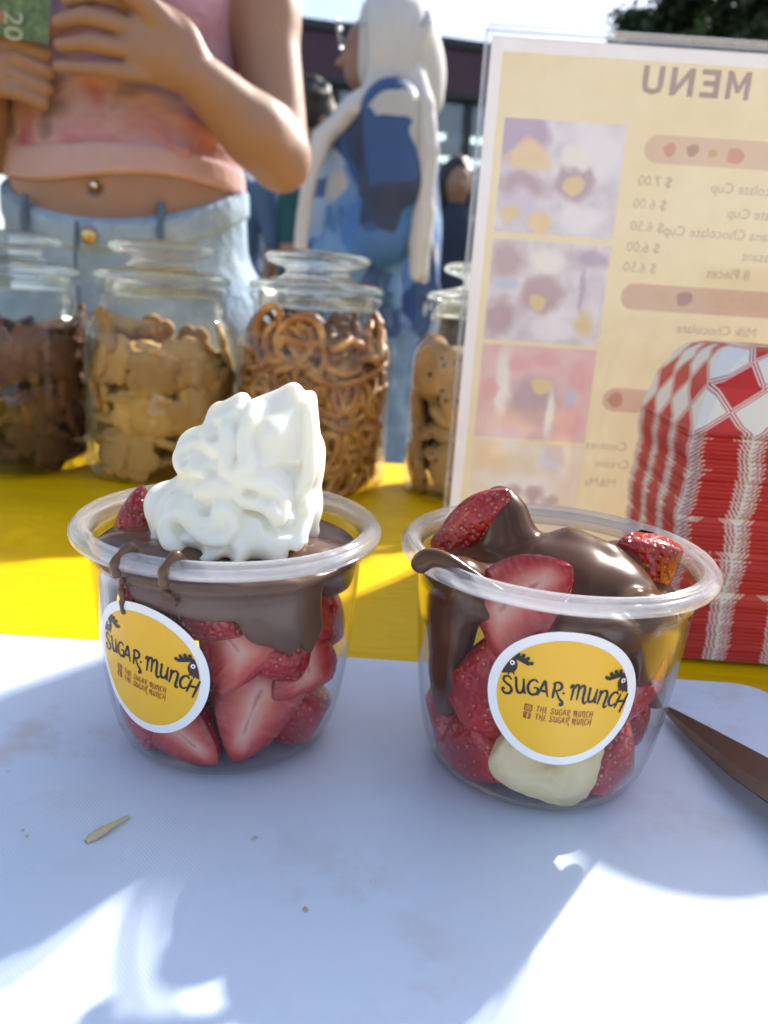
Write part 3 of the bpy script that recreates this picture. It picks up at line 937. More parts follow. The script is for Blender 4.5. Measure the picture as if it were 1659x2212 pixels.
# ------------------------------------------------------------------ banana slice
def banana():
    t = NT('banana_flesh')
    rad = t.attr('core').outputs['Fac']
    n = t.noise(170, 5, 0.6)
    c = t.ramp(t.math('ADD', rad, t.math('MULTIPLY', t.math('SUBTRACT', n, 0.5), 0.5)), [(0.1, (0.60, 0.46, 0.21)), (0.35, (0.76, 0.62, 0.35)), (0.7, (0.80, 0.68, 0.42)), (0.95, (0.70, 0.56, 0.31))])
    sp = t.ramp(t.noise(330, 2), [(0.74, (0, 0, 0)), (0.77, (1, 1, 1))])
    c = t.mix(t.math('MULTIPLY', sp, 0.7), c, (0.16, 0.09, 0.04))
    m = t.done(t.bsdf(c, 0.42, t.bump(t.noise(420, 5, 0.6, t.coord('Object', (1, 1, .4))), 0.5, 0.0007), Subsurface_Weight=0.1, Subsurface_Radius=(0.003, 0.002, 0.001), Subsurface_Scale=0.6))
    V, F, core = [], [], []
    n_, nr, ny = 56, 8, 8
    def rad_(a):
        c_, s_ = abs(math.cos(a + .15)), abs(math.sin(a + .15))
        return 0.0158 / (c_ ** 3.4 + s_ ** 3.4) ** (1 / 3.4) * (1 + 0.05 * math.cos(3 * a + 2.2) + 0.015 * math.cos(7 * a + 1) + 0.008 * math.sin(17 * a))
    rows = []
    def row(rs, y, cc):
        rows.append(len(V))
        for k in range(n_):
            a = 2 * PI * k / n_
            V.append((rad_(a) * rs * math.cos(a), y + 0.0008 * math.sin(3 * a + 9 * rs), rad_(a) * rs * math.sin(a) * 0.86)); core.append(cc)
    th = 0.0115
    for i in range(1, nr + 1): row(i / nr * 0.95, -th / 2 - 0.0006 * math.sin(i), i / nr)
    for i in range(ny + 1): row(1.0 - 0.03 * (abs(2 * i / ny - 1) ** 4), -th / 2 * (1 - 2 * i / ny) * 0.94, 1.0)
    for i in range(nr, 0, -1): row(i / nr * 0.95, th / 2, i / nr)
    for a, b in zip(rows[:-1], rows[1:]):
        for k in range(n_): F.append((a + k, a + (k + 1) % n_, b + (k + 1) % n_, b + k))
    F.append(tuple(rows[0] + k for k in range(n_))[::-1]); F.append(tuple(rows[-1] + k for k in range(n_)))
    bloc, brot = in_cup(1, -3, .0268, .0178), facing(R(-3), R(8), R(-8))
    V = fit_in_cup(V, bloc, brot)
    me = mesh('banana_slice', V, F)
    at = me.attributes.new('core', 'FLOAT', 'POINT'); at.data.foreach_set('value', core)
    o = link('banana_slice', me, m)
    o.location = bloc; o.rotation_euler = brot
    tag(o, 'pale banana slice at the bottom of the chocolate cup under the sticker', 'banana')
banana()

# ------------------------------------------------------------------ chocolate sauce
def choc_mat(name, c1, c2):
    t = NT(name)
    c = t.mix(t.noise(70, 4), c1, c2)
    return t.done(t.bsdf(c, 0.20, t.bump(t.noise(60, 2), 0.12, 0.002), Specular_IOR_Level=0.35))
M_CHOC = choc_mat('melted_chocolate', (0.075, 0.031, 0.015), (0.120, 0.056, 0.029))
M_CHOC_VEIL = choc_mat('veiled_chocolate', (0.105, 0.053, 0.031), (0.175, 0.098, 0.062))  # lighter chocolate copy with the plastic wall's reflection veil put into its colour

def in_wall(x, y, z):
    r = np.sqrt(x * x + y * y)
    return np.where(z < 0.0715, r - (cup_r(z) - 0.0011), r - 0.06)

def chocolate_left():
    f = Field((-0.055, -0.056, 0.028), (0.055, 0.05, 0.09), 0.0008)
    f.ell((0.0, 0.0, 0.0652), (0.043, 0.043, 0.0058), 0.002)
    def pol(az, r, z): a = R(az); return (r * math.sin(a), -r * math.cos(a), z)
    f.ell(pol(5, .034, .0620), (0.013, 0.010, 0.0075), 0.004)
    f.ell(pol(-14, .034, .0625), (0.012, 0.010, 0.0062), 0.004)
    f.ell(pol(30, .036, .0570), (0.009, 0.008, 0.011), 0.004)
    f.cone(pol(36, .0385, .058), pol(38, .0385, .0485), .0065, .0048, 0.003)
    f.cone(pol(22, .039, .060), pol(24, .039, .0530), .0055, .004, 0.003)
    f.chain([pol(48, .037, .062), pol(50, .0385, .0500), pol(49, .038, .0430)], [.0050, .0034, .0022], 0.003)
    f.chain([pol(-22, .037, .060), pol(-20, .0385, .0530)], [.0055, .0030], 0.003)
    f.ell(pol(75, .033, .0620), (0.010, 0.010, 0.008), 0.004)
    f.ell(pol(-65, .030, .0650), (0.014, 0.011, 0.006), 0.004)
    f.ell(pol(-30, .028, .0680), (0.013, 0.010, 0.005), 0.004)
    f.ell(pol(62, .024, .0680), (0.012, 0.010, 0.005), 0.004)
    f.cone(pol(-48, .040, .064), pol(-50, .041, .050), .0035, .0022, 0.002)
    f.cone(pol(-60, .040, .064), pol(-62, .0405, .038), .0030, .0018, 0.002)
    f.clip(in_wall)
    # smears left on the outside of the wall
    def wall(az, z): return pol(az, float(cup_r(z)) + .0003, z)
    for Q, w in (([(-12.5, .0655), (-11.5, .0642), (-12.3, .0628)], .0007), ([(-10.5, .0648), (-8.8, .0635), (-7.6, .0612)], .0006), ([(-12.3, .0655), (-10.2, .0650)], .0005), ([(-31, .0660), (-33, .0630), (-31.5, .0605), (-33, .0580), (-32.2, .0555)], .0008)):
        C_ = catmull([wall(*q) for q in Q], 4); f.chain(C_, [w * (1 + .3 * math.sin(i * 1.3)) for i in range(len(C_))], 0.0003)
    # two threads over the rim
    for az, w, drop in ((-24.0, .0011, .0675), (-6.5, .0012, .0670)):
        P = catmull([pol(az + 2, .0395, .0690), pol(az + 1.5, .0428, .0745), pol(az + .5, .0455, .0772), pol(az - 1, .0482, .0762), pol(az - 2, .0496, .0735), pol(az - 2.2, .0496, .0715), pol(az - 2.2, .0488, .0700)], 5)
        f.chain(P, [w * (1 + .25 * math.sin(i * .7)) for i in range(len(P))], 0.0004)
    o = link('chocolate_sauce', f.mesh('chocolate_sauce', 1), M_CHOC_VEIL)
    o.location = (*CUPS[0], 0)
    tag(o, 'melted chocolate layer under the whipped cream', 'chocolate sauce')
chocolate_left()

def chocolate_right():
    f = Field((-0.06, -0.056, 0.018), (0.056, 0.056, 0.105), 0.0008)
    def pol(az, r, z): a = R(az); return (r * math.sin(a), -r * math.cos(a), z)
    f.ell((0.0, 0.004, 0.0600), (0.041, 0.038, 0.0090), 0.003)
    f.ell((0.006, -0.006, 0.0640), (0.018, 0.020, 0.0140), 0.006)
    f.ell((0.003, 0.000, 0.0690), (0.016, 0.014, 0.0090), 0.005)
    f.ell((0.017, -0.010, 0.0640), (0.012, 0.016, 0.0105), 0.004)
    f.ell((-0.020, 0.000, 0.0655), (0.017, 0.015, 0.0070), 0.005)
    f.ell((-0.028, -0.012, 0.0660), (0.010, 0.010, 0.0045), 0.004)
    # coat on the upright berry
    f.chain([(-0.013, 0.004, 0.064), (-0.0145, 0.006, 0.074), (-0.0160, 0.009, 0.0815), (-0.0180, 0.0105, 0.0855)], [.0115, .0082, .0062, .0046], 0.005)
    f.ell((0.021, 0.003, 0.0670), (0.0085, 0.0100, 0.0095), 0.003, (0.2, 0.2, 0.3))
    f.chain([(0.004, 0.000, 0.0755), (0.014, -0.006, 0.0725), (0.021, -0.016, 0.0650)], [.005, .0045, .004], 0.004)
    # wall runs
    f.chain([pol(-62, .036, .066), pol(-64, .037, .050), pol(-63, .0365, .036), pol(-63, .0355, .0265)], [.0085, .0075, .0062, .0045], 0.004)
    f.chain([pol(-78, .036, .064), pol(-82, .037, .050)], [.0075, .004], 0.004)
    f.ell(pol(36, .0345, .0600), (0.010, 0.009, 0.0115), 0.003)
    f.chain([pol(36, .038, .058), pol(33, .0385, .0490)], [.0062, .0042], 0.003)
    f.chain([pol(52, .037, .060), pol(56, .038, .043), pol(57, .037, .034)], [.0052, .0040, .0028], 0.003)
    f.ell(pol(10, .035, .0610), (0.012, 0.010, 0.0075), 0.003)
    f.clip(in_wall)
    # spill across the rim on the left
    P = catmull([(-0.0200, -0.0315, 0.0690), (-0.0270, -0.0300, 0.0722), (-0.0330, -0.0285, 0.0752), (-0.0375, -0.0275, 0.0770), (-0.0415, -0.0265, 0.0770), (-0.0438, -0.0262, 0.0748)], 5)
    f.chain(P, [.0013 + .0014 * (i / len(P)) for i in range(len(P))], 0.001)
    o = link('chocolate_sauce', f.mesh('chocolate_sauce', 1), M_CHOC)
    o.location = (*CUPS[1], 0)
    tag(o, 'glossy melted chocolate mound, uncovered, spilling over the left of the rim', 'chocolate sauce')
chocolate_right()

# ------------------------------------------------------------------ whipped cream
def cream():
    h = 0.00054
    f = Field((-0.036, -0.036, 0.060), (0.040, 0.034, 0.124), h)
    def star(cx, cy, zc, rx, rz, n, amp, ph, tw, lean=0.0, k=0.003):
        def fn(x, y, z):
            px = x - cx - lean * (z - zc); py = y - cy
            th = np.arctan2(py, px)
            g = 1 + amp * np.cos(n * th + ph + tw * (z - zc)) * np.clip(1.2 - np.abs(z - zc) / rz, 0.2, 1)
            q = np.sqrt((px / (rx * g)) ** 2 + (py / (rx * g)) ** 2 + ((z - zc) / rz) ** 2)
            return (q - 1) * rz * 0.8
        f.put(fn, (cx - rx * 1.35, cy - rx * 1.35, zc - rz), (cx + rx * 1.35, cy + rx * 1.35, zc + rz), k)
    star(0.0015, -0.003, 0.0735, 0.0255, 0.0105, 9, 0.10, 0.4, 60, 0)
    star(0.0040, -0.003, 0.0845, 0.0236, 0.0098, 8, 0.07, 1.3, 80, 0.1)
    star(0.0055, -0.003, 0.0945, 0.0208, 0.0096, 7, 0.06, 2.1, 90, 0.15)
    star(0.0095, -0.003, 0.1030, 0.0165, 0.0110, 6, 0.05, 0.6, 80, 0.25)
    # leaning peak
    f.chain([(0.0120, -0.003, 0.103), (0.0170, -0.003, 0.1100), (0.0196, -0.003, 0.1152), (0.0203, -0.003, 0.1180)], [.0112, .0064, .0026, .0006], 0.005)
    f.chain([(0.0050, -0.004, 0.1035), (0.0120, -0.003, 0.1105), (0.0196, -0.003, 0.1165)], [.0070, .0036, .0008], 0.003)
    f.cone((0.024, -0.003, 0.100), (0.0205, -0.003, 0.115), .0058, .0014, 0.005)
    f.ell((0.0245, -0.002, 0.094), (0.0065, 0.010, 0.011), 0.003)
    f.ell((0.0250, -0.004, 0.0815), (0.0062, 0.010, 0.0085), 0.002)
    f.ell((-0.0225, -0.003, 0.0790), (0.0062, 0.011, 0.0065), 0.002)
    f.ell((-0.002, -0.0165, 0.0765), (0.019, 0.0115, 0.0085), 0.004)
    f.ell((0.013, -0.0155, 0.0765), (0.0135, 0.0115, 0.0090), 0.004)
    # skirt points at the foot
    for az, zz, rr_, w in ((-58, .0705, .0265, .0060), (-34, .0698, .0275, .0058), (-8, .0688, .0285, .0056), (12, .0686, .0280, .0052), (40, .0690, .0282, .0064), (66, .0705, .0270, .0060), (-84, .0715, .0262, .0058), (95, .0725, .0262, .0060), (130, .071, .026, .006), (170, .071, .026, .006), (-130, .071, .026, .006)):
        a = R(az); p = (0.0015 + rr_ * math.sin(a), -0.003 - rr_ * math.cos(a), zz)
        f.cone((0.0015 + rr_ * .72 * math.sin(a), -0.003 - rr_ * .72 * math.cos(a), zz + .008), p, w * 1.15, w * .32, 0.003)
    # sculpted ribbon folds on the front; P in (x, z) local, depth follows the surface
    def px(u, v):   # photo-traced fold layout to local x, z
        return (-0.0262 + (u - 448) * 0.0000652 + (680 - v) * 0.0000026, 0.1165 - 6.65e-5 * v + 4.96e-6 * u)
    def fold(P, r, lift=0.0009, k=0.0013):
        Q = catmull([(*px(u, v), 0) for u, v in P], 5); W = []
        for q in Q:
            y = base.front_y(q[0], q[1])
            if y is None or y > -0.004: continue
            W.append([q[0], y - lift, q[1]])
        if len(W) < 4: return
        W = np.array(W)
        for _ in range(3):
            W[1:-1, 1] = (W[:-2, 1] + W[1:-1, 1] * 2 + W[2:, 1]) / 4
        n = len(W)
        for i in range(0, n, 1):
            q = W[i]; f.cone(q, (q[0], q[1] + .0058, q[2] + .0030), r * .90, r * 1.10, k)
        f.chain(W, [r * (0.75 + 0.25 * math.sin(PI * i / max(1, n - 1))) for i in range(n)], k)
    class Snap: pass
    base = Field.__new__(Field); base.__dict__.update(f.__dict__); base.d = f.d.copy()
    def groove(P, r, depth=0.0):
        Q = catmull([(*px(u, v), 0) for u, v in P], 5); W = []
        for q in Q:
            y = base.front_y(q[0], q[1])
            if y is None: continue
            W.append((q[0], y - 0.0002 + depth, q[1]))
        for i in range(len(W) - 1): f.cone(W[i], W[i + 1], r, r, 0.0012, cut=True)
    groove([(650, 360), (720, 385), (800, 400), (870, 430), (930, 430)], .0016)
    groove([(780, 250), (830, 290), (850, 330)], .0014)
    groove([(1000, 395), (1100, 400), (1200, 415), (1260, 400)], .0016)
    groove([(620, 490), (700, 520), (760, 590), (850, 640)], .0014)
    groove([(1000, 545), (1080, 570), (1130, 640), (1240, 650)], .0016)
    groove([(640, 650), (720, 720), (820, 700), (900, 690)], .0013)
    for x in (600, 745, 905, 1215): groove([(x + 30, 720), (x + 8, 790), (x, 860)], .0018)
    fold([(900, 150), (830, 185), (765, 205), (745, 240), (775, 280), (835, 300), (860, 260)], .0021)
    fold([(775, 285), (700, 300), (625, 330), (603, 368), (640, 405), (705, 395), (760, 400)], .0019)
    fold([(965, 175), (945, 230), (955, 300), (975, 360), (945, 395), (890, 390), (872, 335), (875, 270), (850, 215)], .0020)
    fold([(760, 470), (830, 440), (900, 455), (960, 430), (1010, 425), (1075, 455), (1130, 500), (1160, 560), (1140, 610)], .0018)
    fold([(960, 440), (940, 480), (985, 515), (1060, 530), (1110, 560), (1140, 605)], .0017)
    fold([(905, 470), (800, 470), (735, 490), (718, 530), (760, 580), (830, 608), (872, 590), (868, 550), (905, 560), (935, 615), (895, 660), (810, 650), (740, 600)], .0019)
    fold([(740, 600), (690, 570), (640, 580), (615, 615), (630, 665), (665, 710), (690, 760)], .0020)
    fold([(1215, 150), (1240, 260), (1255, 380), (1240, 470), (1215, 520), (1235, 570), (1262, 640), (1235, 730)], .0019)
    # hollows inside the loops, cut last so that they stay open
    for u, v, rx, rz, dp in ((800, 245, .0017, .0013, .0040), (655, 366, .0017, .0010, .0040), (1000, 484, .0017, .0008, .0026), (815, 548, .0022, .0012, .0045), (690, 632, .0016, .0012, .0040), (1075, 505, .0012, .0008, .0030), (1165, 640, .0012, .0012, .0035), (560, 800, .0022, .0008, .0035), (735, 425, .0020, .0006, .0025), (700, 478, .0018, .0006, .0025), (1225, 545, .0008, .0014, .0030)):
        x_, z_ = px(u, v); y_ = f.front_y(x_, z_)
        if y_ is not None: f.ell((x_, y_ + .0002, z_), (rx * 1.15, dp * .42, rz * 1.2), .0016, cut=True)
    # scalloped foot: hollows between the tips
    for u in (600, 752, 915, 1070, 1210):
        x_, z_ = px(u, 860); f.ell((x_, -0.029, z_ - .0004), (.0032, .011, .0042), .0014, cut=True)
    f.clip(lambda x, y, z: (0.0665 + 0.0008 * np.sin(300 * x) * np.cos(280 * y)) - z)
    t = NT('whipped_cream')
    c = t.mix(t.noise(200, 3), (0.98, 0.935, 0.80), (0.99, 0.955, 0.845))
    m = t.done(t.bsdf(c, 0.42, t.bump(t.noise(900, 3), 0.10, 0.0003), Subsurface_Weight=1.0, Subsurface_Radius=(0.0042, 0.0034, 0.0018), Subsurface_Scale=1.0))
    o = link('whipped_cream', f.mesh('whipped_cream', 3), m)
    o.location = (CUPS[0][0] + .0006, CUPS[0][1], 0); o.scale = (.94, .94, 1.0)
    tag(o, 'tall white swirl of whipped cream with a leaning peak', 'whipped cream')
cream()
# ================================================================== KNIFE, SCRAPS
def knife():
    k = thing('kitchen_knife', 'small steel kitchen knife lying at the right edge of the board', 'knife', (0.1117, 0.2640, 0.0), rot=(0, 0, math.atan2(0.948, -0.318) - PI / 2))
    t = NT('knife_steel')
    br = t.noise(30, 5, 0.6, t.coord('Object', (40, 1.2, 1)))
    c = t.mix(t.noise(60, 5), (0.10, 0.085, 0.080), (0.17, 0.15, 0.14))
    m = t.done(t.bsdf(c, t.ramp(br, [(0.3, (0.30,) * 3), (0.7, (0.48,) * 3)]), t.bump(br, 0.12, 0.0005), Metallic=1.0))
    # local: tip at origin, blade runs along -Y
    N = 26; V, F = [], []
    for i in range(N + 1):
        u = i / N; y = -0.115 * u
        xs = 0.0105 * min(1, (u / 0.55)) ** 0.85            # spine side (+x)
        xe = -0.0120 * min(1, (u / 0.42)) ** 0.62           # edge side (-x)
        z = 0.0030 + 0.010 * u
        th = 0.0011
        V += [(xs, y, z + th), (xs, y, z - th * .6), (xe, y, z - 0.0004), (xe, y, z + 0.0002), ((xs * .25 + xe * .75), y, z + th * .85)]
    for i in range(N):
        a, b = i * 5, (i + 1) * 5
        for q in range(5): F.append((a + q, a + (q + 1) % 5, b + (q + 1) % 5, b + q))
    F.append((0, 1, 2, 3, 4)); F.append(tuple(N * 5 + q for q in (4, 3, 2, 1, 0)))
    link('blade', mesh('blade', V, F), m, k, smooth=False)
    hm = simple('knife_handle_black', (0.02, 0.02, 0.022), 0.4, 0.1, 60)
    bm = bmesh.new(); bm_box(bm, (-0.011, -0.225, 0.0035), (0.0105, -0.1155, 0.0195), 0.005)
    link('handle', from_bm('handle', bm), hm, k)
    rv = simple('rivet_steel', (0.6, 0.6, 0.6), 0.3, Metallic=1.0)
    for y in (-0.14, -0.20):
        v = lathe('rivet', [(0, 0.0202), (0.0028, 0.0200), (0.0030, 0.0190), (0, 0.0188)], 14)
        o = link('rivet', v, rv, k); o.location = (0, y, 0)
knife()

def scraps():
    t = NT('dry_fibre')
    m = t.done(t.bsdf(t.mix(t.noise(260, 4), (0.60, 0.47, 0.26), (0.78, 0.66, 0.42)), 0.75))
    P = catmull([(-0.0742, 0.1741, 0.0006), (-0.0722, 0.1770, 0.0012), (-0.0697, 0.1803, 0.0014), (-0.0664, 0.1852, 0.0009)], 6)
    V, F = [], []
    w = [0.0006 + 0.0009 * math.sin(PI * (1 - i / (len(P) - 1)) ** 1.5) + 0.0002 * math.sin(i * 2.1) for i in range(len(P))]
    for p, ww in zip(P, w):
        V += [(p[0] - ww, p[1] + ww * .6, p[2] - .0003), (p[0], p[1], p[2] + .0004), (p[0] + ww, p[1] - ww * .6, p[2] - .0003), (p[0], p[1], p[2] - .0005)]
    for i in range(len(P) - 1):
        for q in range(4): F.append((i * 4 + q, i * 4 + (q + 1) % 4, i * 4 + 4 + (q + 1) % 4, i * 4 + 4 + q))
    tag(link('banana_fibre', mesh('banana_fibre', V, F), m), 'thin dry tan fibre lying on the board at lower left', 'scrap')
    rg = random.Random(4)
    mk = simple('pale_crumb', (0.62, 0.54, 0.44), 0.8, 0.2, 300)
    md = simple('brown_crumb', (0.52, 0.40, 0.29), 0.8, 0.2, 300)
    spots = [(-0.0927, 0.1772, 1, 'pale crumb at the left edge of the picture, left of the dry fibre'), (-0.0905, 0.1752, 1, 'second pale crumb just below the leftmost one'), (-0.0300, 0.1800, 1, 'pale crumb on the board straight below the cream topped cup'),
             (-0.0130, 0.1560, 0, 'small brown crumb in the middle of the board')]
    for x, y, k, lab in spots:
        V, F = [], []
        n = 7; r = rg.uniform(0.0005, 0.0009)
        for i in range(n):
            a = 2 * PI * i / n; rr_ = r * rg.uniform(.55, 1.25)
            V.append((rr_ * math.cos(a) * 1.3, rr_ * math.sin(a), 0.0001))
        V.append((0, 0, r * 0.45)); V.append((0, 0, 0))
        for i in range(n): F += [(i, (i + 1) % n, n), ((i + 1) % n, i, n + 1)]
        o = link('crumb', mesh('crumb', V, F), mk if k else md, smooth=False)
        o.location = (x, y, 0.0002); o.rotation_euler = (0, 0, rg.uniform(0, 6))
        tag(o, lab, 'crumb', 'crumbs scattered on the board')
scraps()

# ================================================================== MENU SIGN
MY = 0.465
def menu():
    MX0, MX1, MZ0, MZ1 = 0.0385, 0.2625, TZ, 0.2878
    M_ACR = clear_plastic('clear_acrylic', (0.985, 0.985, 0.99), 0.012, 0.03, 0.04, 0.8)
    M_ACE = clear_plastic('acrylic_edge', (0.93, 0.93, 0.96), 0.10, 0.10, 0.10, 0.8, (0.9, 0.9, 0.96))
    h = thing('acrylic_sign_holder', 'clear acrylic upright sign holder behind the food trays', 'sign holder', (0, MY, 0))
    box('back_sheet', (MX0, -0.0034, MZ0 + 0.004), (MX1, -0.0016, MZ1 - .0016), M_ACR, h)
    box('front_sheet', (MX0, 0.0014, MZ0 + 0.004), (MX1, 0.0034, MZ1 - .0016), M_ACR, h)
    box('top_edge', (MX0 - .0004, -0.0040, MZ1 - 0.0015), (MX1 + .0004, 0.0040, MZ1 + 0.0012), M_ACE, h, 0.0008)
    box('side_edge', (MX0 - 0.0016, -0.0038, MZ0 + 0.004), (MX0 - 0.0002, 0.0038, MZ1 - .0018), M_ACE, h)
    box('side_edge', (MX1 + 0.0002, -0.0038, MZ0 + 0.004), (MX1 + 0.0016, 0.0038, MZ1 - .0018), M_ACE, h)
    box('base_plate', (MX0, -0.012, MZ0 + 0.0004), (MX1, 0.05, MZ0 + 0.0034), M_ACR, h)
    # paper
    pt = NT('menu_paper')
    n = pt.noise(90, 5, 0.6)
    c = pt.mix(n, (0.80, 0.79, 0.82), (0.90, 0.89, 0.91))
    d = pt.n('BsdfDiffuse'); tl = pt.n('BsdfTranslucent'); pt.l(c, d.inputs['Color']); pt.l(c, tl.inputs['Color'])
    pm = pt.done(pt.mixs(0.58, d.outputs[0], tl.outputs[0]))
    s = thing('menu_sheet', 'yellow printed dessert menu seen from behind with mirrored lettering', 'menu', (0, MY, 0))
    bx0, bx1, bz0, bz1 = 0.0408, 0.2602, -0.006, 0.2838
    def film(name, V2, F, mat, lvl, parent=s):
        V = [(x, -0.00020 - 0.00007 * lvl, z) for x, z in V2]
        return link(name, mesh(name, V, F), mat, parent, smooth=False)
    def rect(x0, x1, z0, z1): return [(x0, z0), (x1, z0), (x1, z1), (x0, z1)], [(0, 1, 2, 3)]
    bm = bmesh.new(); bm_box(bm, (bx0, -0.00010, bz0), (bx1, 0.0, bz1))
    link('paper', from_bm('paper', bm), pm, s, smooth=False)
    def ytex(t):
        g = t.noise(26, 5, 0.6)
        return t.ramp(g, [(0.3, (0.95, 0.86, 0.58)), (0.7, (0.98, 0.91, 0.67))])
    M_Y = ink('menu_yellow_ink', None, ytex)
    M_T = ink('menu_text_ink', (0.70, 0.62, 0.72))
    M_TB = ink('menu_title_ink', (0.58, 0.50, 0.62))
    M_PILL = ink('menu_pill_ink', (0.88, 0.78, 0.84))
    M_PILLD = ink('menu_dark_pill_ink', (0.82, 0.69, 0.77))
    M_WT = ink('menu_pale_ink', (0.98, 0.95, 0.9))
    # the yellow ground leaves the photos' rectangles and is printed in strips so that inks do not pile up
    X0, X1, Z0, Z1 = 0.0472, 0.2540, -0.002, 0.2768
    PX0, PX1 = 0.0517, 0.1190
    ph = [(0.1858, 0.2448), (0.1262, 0.1822), (0.0682, 0.1236), (0.010, 0.0662)]
    film('yellow_ground', *rect(PX1, X1, Z0, Z1), M_Y, 0)
    film('yellow_ground', *rect(X0, PX0, Z0, Z1), M_Y, 0)
    edges = [Z1] + [v for a, b in ph for v in (b, a)] + [Z0]
    for i in range(0, len(edges), 2): film('yellow_ground', *rect(PX0, PX1, edges[i + 1], edges[i]), M_Y, 0)
    I_DK = ink('menu_icon_brown', (0.78, 0.66, 0.68)); I_GD = ink('menu_icon_gold', (0.92, 0.82, 0.55)); I_WH = ink('menu_icon_pale', (0.97, 0.96, 0.94))
    I_PU = ink('menu_icon_plum', (0.72, 0.62, 0.74)); I_RD = ink('menu_icon_red', (0.88, 0.66, 0.66))
    W = PX1 - PX0
    def picture(z0, z1, base, blobs):
        """a faded snapshot: soft patches over a mottled ground, all in the sheet's own coordinates"""
        def f(t):
            co = t.coord()
            nz_ = t.n('TexNoise'); nz_.inputs['Scale'].default_value = 75; nz_.inputs['Detail'].default_value = 4; t.l(co, nz_.inputs['Vector'])
            off = t.n('VectorMath', operation='MULTIPLY_ADD'); t.l(nz_.outputs['Color'], off.inputs[0]); off.inputs[1].default_value = (.012, 0, .012); off.inputs[2].default_value = (-.006, 0, -.006)
            pos = t.n('VectorMath', operation='ADD'); t.l(co, pos.inputs[0]); t.l(off.outputs[0], pos.inputs[1])
            c = t.ramp(t.noise(60, 5, 0.6), [(0.35, base[0]), (0.65, base[1])])
            for (u, v, ru, rv, col, hard) in blobs:
                d = t.n('VectorMath', operation='SUBTRACT'); t.l(pos.outputs[0], d.inputs[0]); d.inputs[1].default_value = (PX0 + W * u, 0, z0 + (z1 - z0) * v)
                sc_ = t.n('VectorMath', operation='MULTIPLY'); t.l(d.outputs[0], sc_.inputs[0]); sc_.inputs[1].default_value = (1 / (W * ru), 0, 1 / ((z1 - z0) * rv))
                ln = t.n('VectorMath', operation='LENGTH'); t.l(sc_.outputs[0], ln.inputs[0])
                k = t.ramp(ln.outputs['Value'], [(max(0, 1 - hard), (1, 1, 1)), (1.0, (0, 0, 0))])
                c = t.mix(k, c, col)
            return c
        return f
    lil, gry, wht, pur, brn, gld, orn, red_, crm, blu = (.78, .72, .82), (.74, .70, .76), (.93, .92, .95), (.64, .55, .68), (.66, .54, .58), (.88, .74, .46), (.93, .77, .52), (.88, .58, .58), (.95, .93, .88), (.66, .72, .88)
    specs = (
        ((gry, wht), ((.16, .86, .26, .30, pur, .3), (.22, .68, .22, .16, orn, .4), (.78, .75, .30, .34, wht, .6), (.20, .42, .30, .16, brn, .5), (.20, .24, .24, .20, lil, .5), (.62, .50, .19, .24, brn, .3), (.62, .68, .16, .12, crm, .4), (.62, .45, .08, .11, gld, .3), (.12, .16, .10, .10, gld, .4), (.38, .10, .12, .14, orn, .4), (.70, .16, .26, .16, wht, .5))),
        ((gry, wht), ((.14, .80, .20, .22, brn, .6), (.46, .80, .18, .16, crm, .5), (.46, .48, .22, .24, brn, .35), (.44, .40, .09, .11, gld, .3), (.16, .56, .11, .10, blu, .4), (.12, .22, .18, .24, brn, .5), (.86, .86, .22, .12, pur, .5), (.80, .55, .05, .30, pur, .5), (.62, .14, .30, .14, wht, .5), (.85, .22, .12, .18, gld, .7))),
        (((.90, .72, .70), (.86, .62, .62)), ((.20, .60, .10, .50, crm, .5), (.50, .42, .28, .32, brn, .4), (.55, .60, .13, .09, gld, .35), (.35, .82, .12, .10, red_, .4), (.58, .88, .14, .10, red_, .4), (.88, .72, .14, .22, red_, .4), (.84, .20, .16, .22, red_, .4), (.10, .52, .10, .16, red_, .4), (.82, .48, .07, .12, blu, .6), (.66, .30, .06, .34, crm, .5))),
        (((.90, .80, .66), (.94, .88, .78)), ((.18, .82, .24, .22, orn, .6), (.72, .86, .16, .18, gry, .5), (.50, .45, .38, .24, crm, .4), (.40, .45, .12, .12, brn, .6), (.60, .42, .12, .12, brn, .6), (.75, .36, .09, .10, brn, .6), (.22, .40, .10, .10, gld, .6))),
    )
    for i, ((a, b), (base, blobs)) in enumerate(zip(ph, specs)):
        film('photo', *rect(PX0, PX1, a, b), ink('menu_photo_%d' % i, None, picture(a, b, base, blobs)), 0)
    def blob(cx, cz, rx, rz, n=28, wob=0.08, ph_=0.0):
        V = [(cx + rx * (1 + wob * math.sin(3 * a + ph_)) * math.cos(a), cz + rz * (1 + wob * math.sin(2 * a + ph_)) * math.sin(a)) for a in [2 * PI * i / n for i in range(n)]]
        return V, [tuple(range(n))]
    # pills
    def pill(xl, zc, hh, xr, m, lvl=1):
        P = []
        for i in range(13):
            an = R(90 + 180 * i / 12); P.append((xl + hh + hh * math.cos(an), zc + hh * math.sin(an)))
        P += [(xr, zc - hh), (xr, zc + hh)]
        return film('heading_pill', P, [tuple(range(len(P)))], m, lvl)
    p1 = pill(0.1299, 0.2340, 0.0072, 0.2500, M_PILL)
    p2 = pill(0.1285, 0.1555, 0.0073, 0.2480, M_PILLD)
    p3 = pill(0.1264, 0.0956, 0.0070, 0.2480, M_PILLD)
    I_ST = ink('menu_berry_ink', (0.92, 0.70, 0.72))
    for x, z, r, m, pr in ((.1440, .2340, .0035, I_ST, p1), (.1565, .2345, .0034, I_DK, p1), (.1675, .2335, .0026, I_GD, p1), (.1800, .2330, .0048, I_ST, p1), (.1520, .1556, .0040, I_WH, p2), (.1650, .1560, .0046, I_PU, p2), (.1340, .0956, .0045, I_RD, p3)):
        film('pill_icon', *blob(x, z, r, r * .95, 20, .12, x * 80), m, 2, pr)
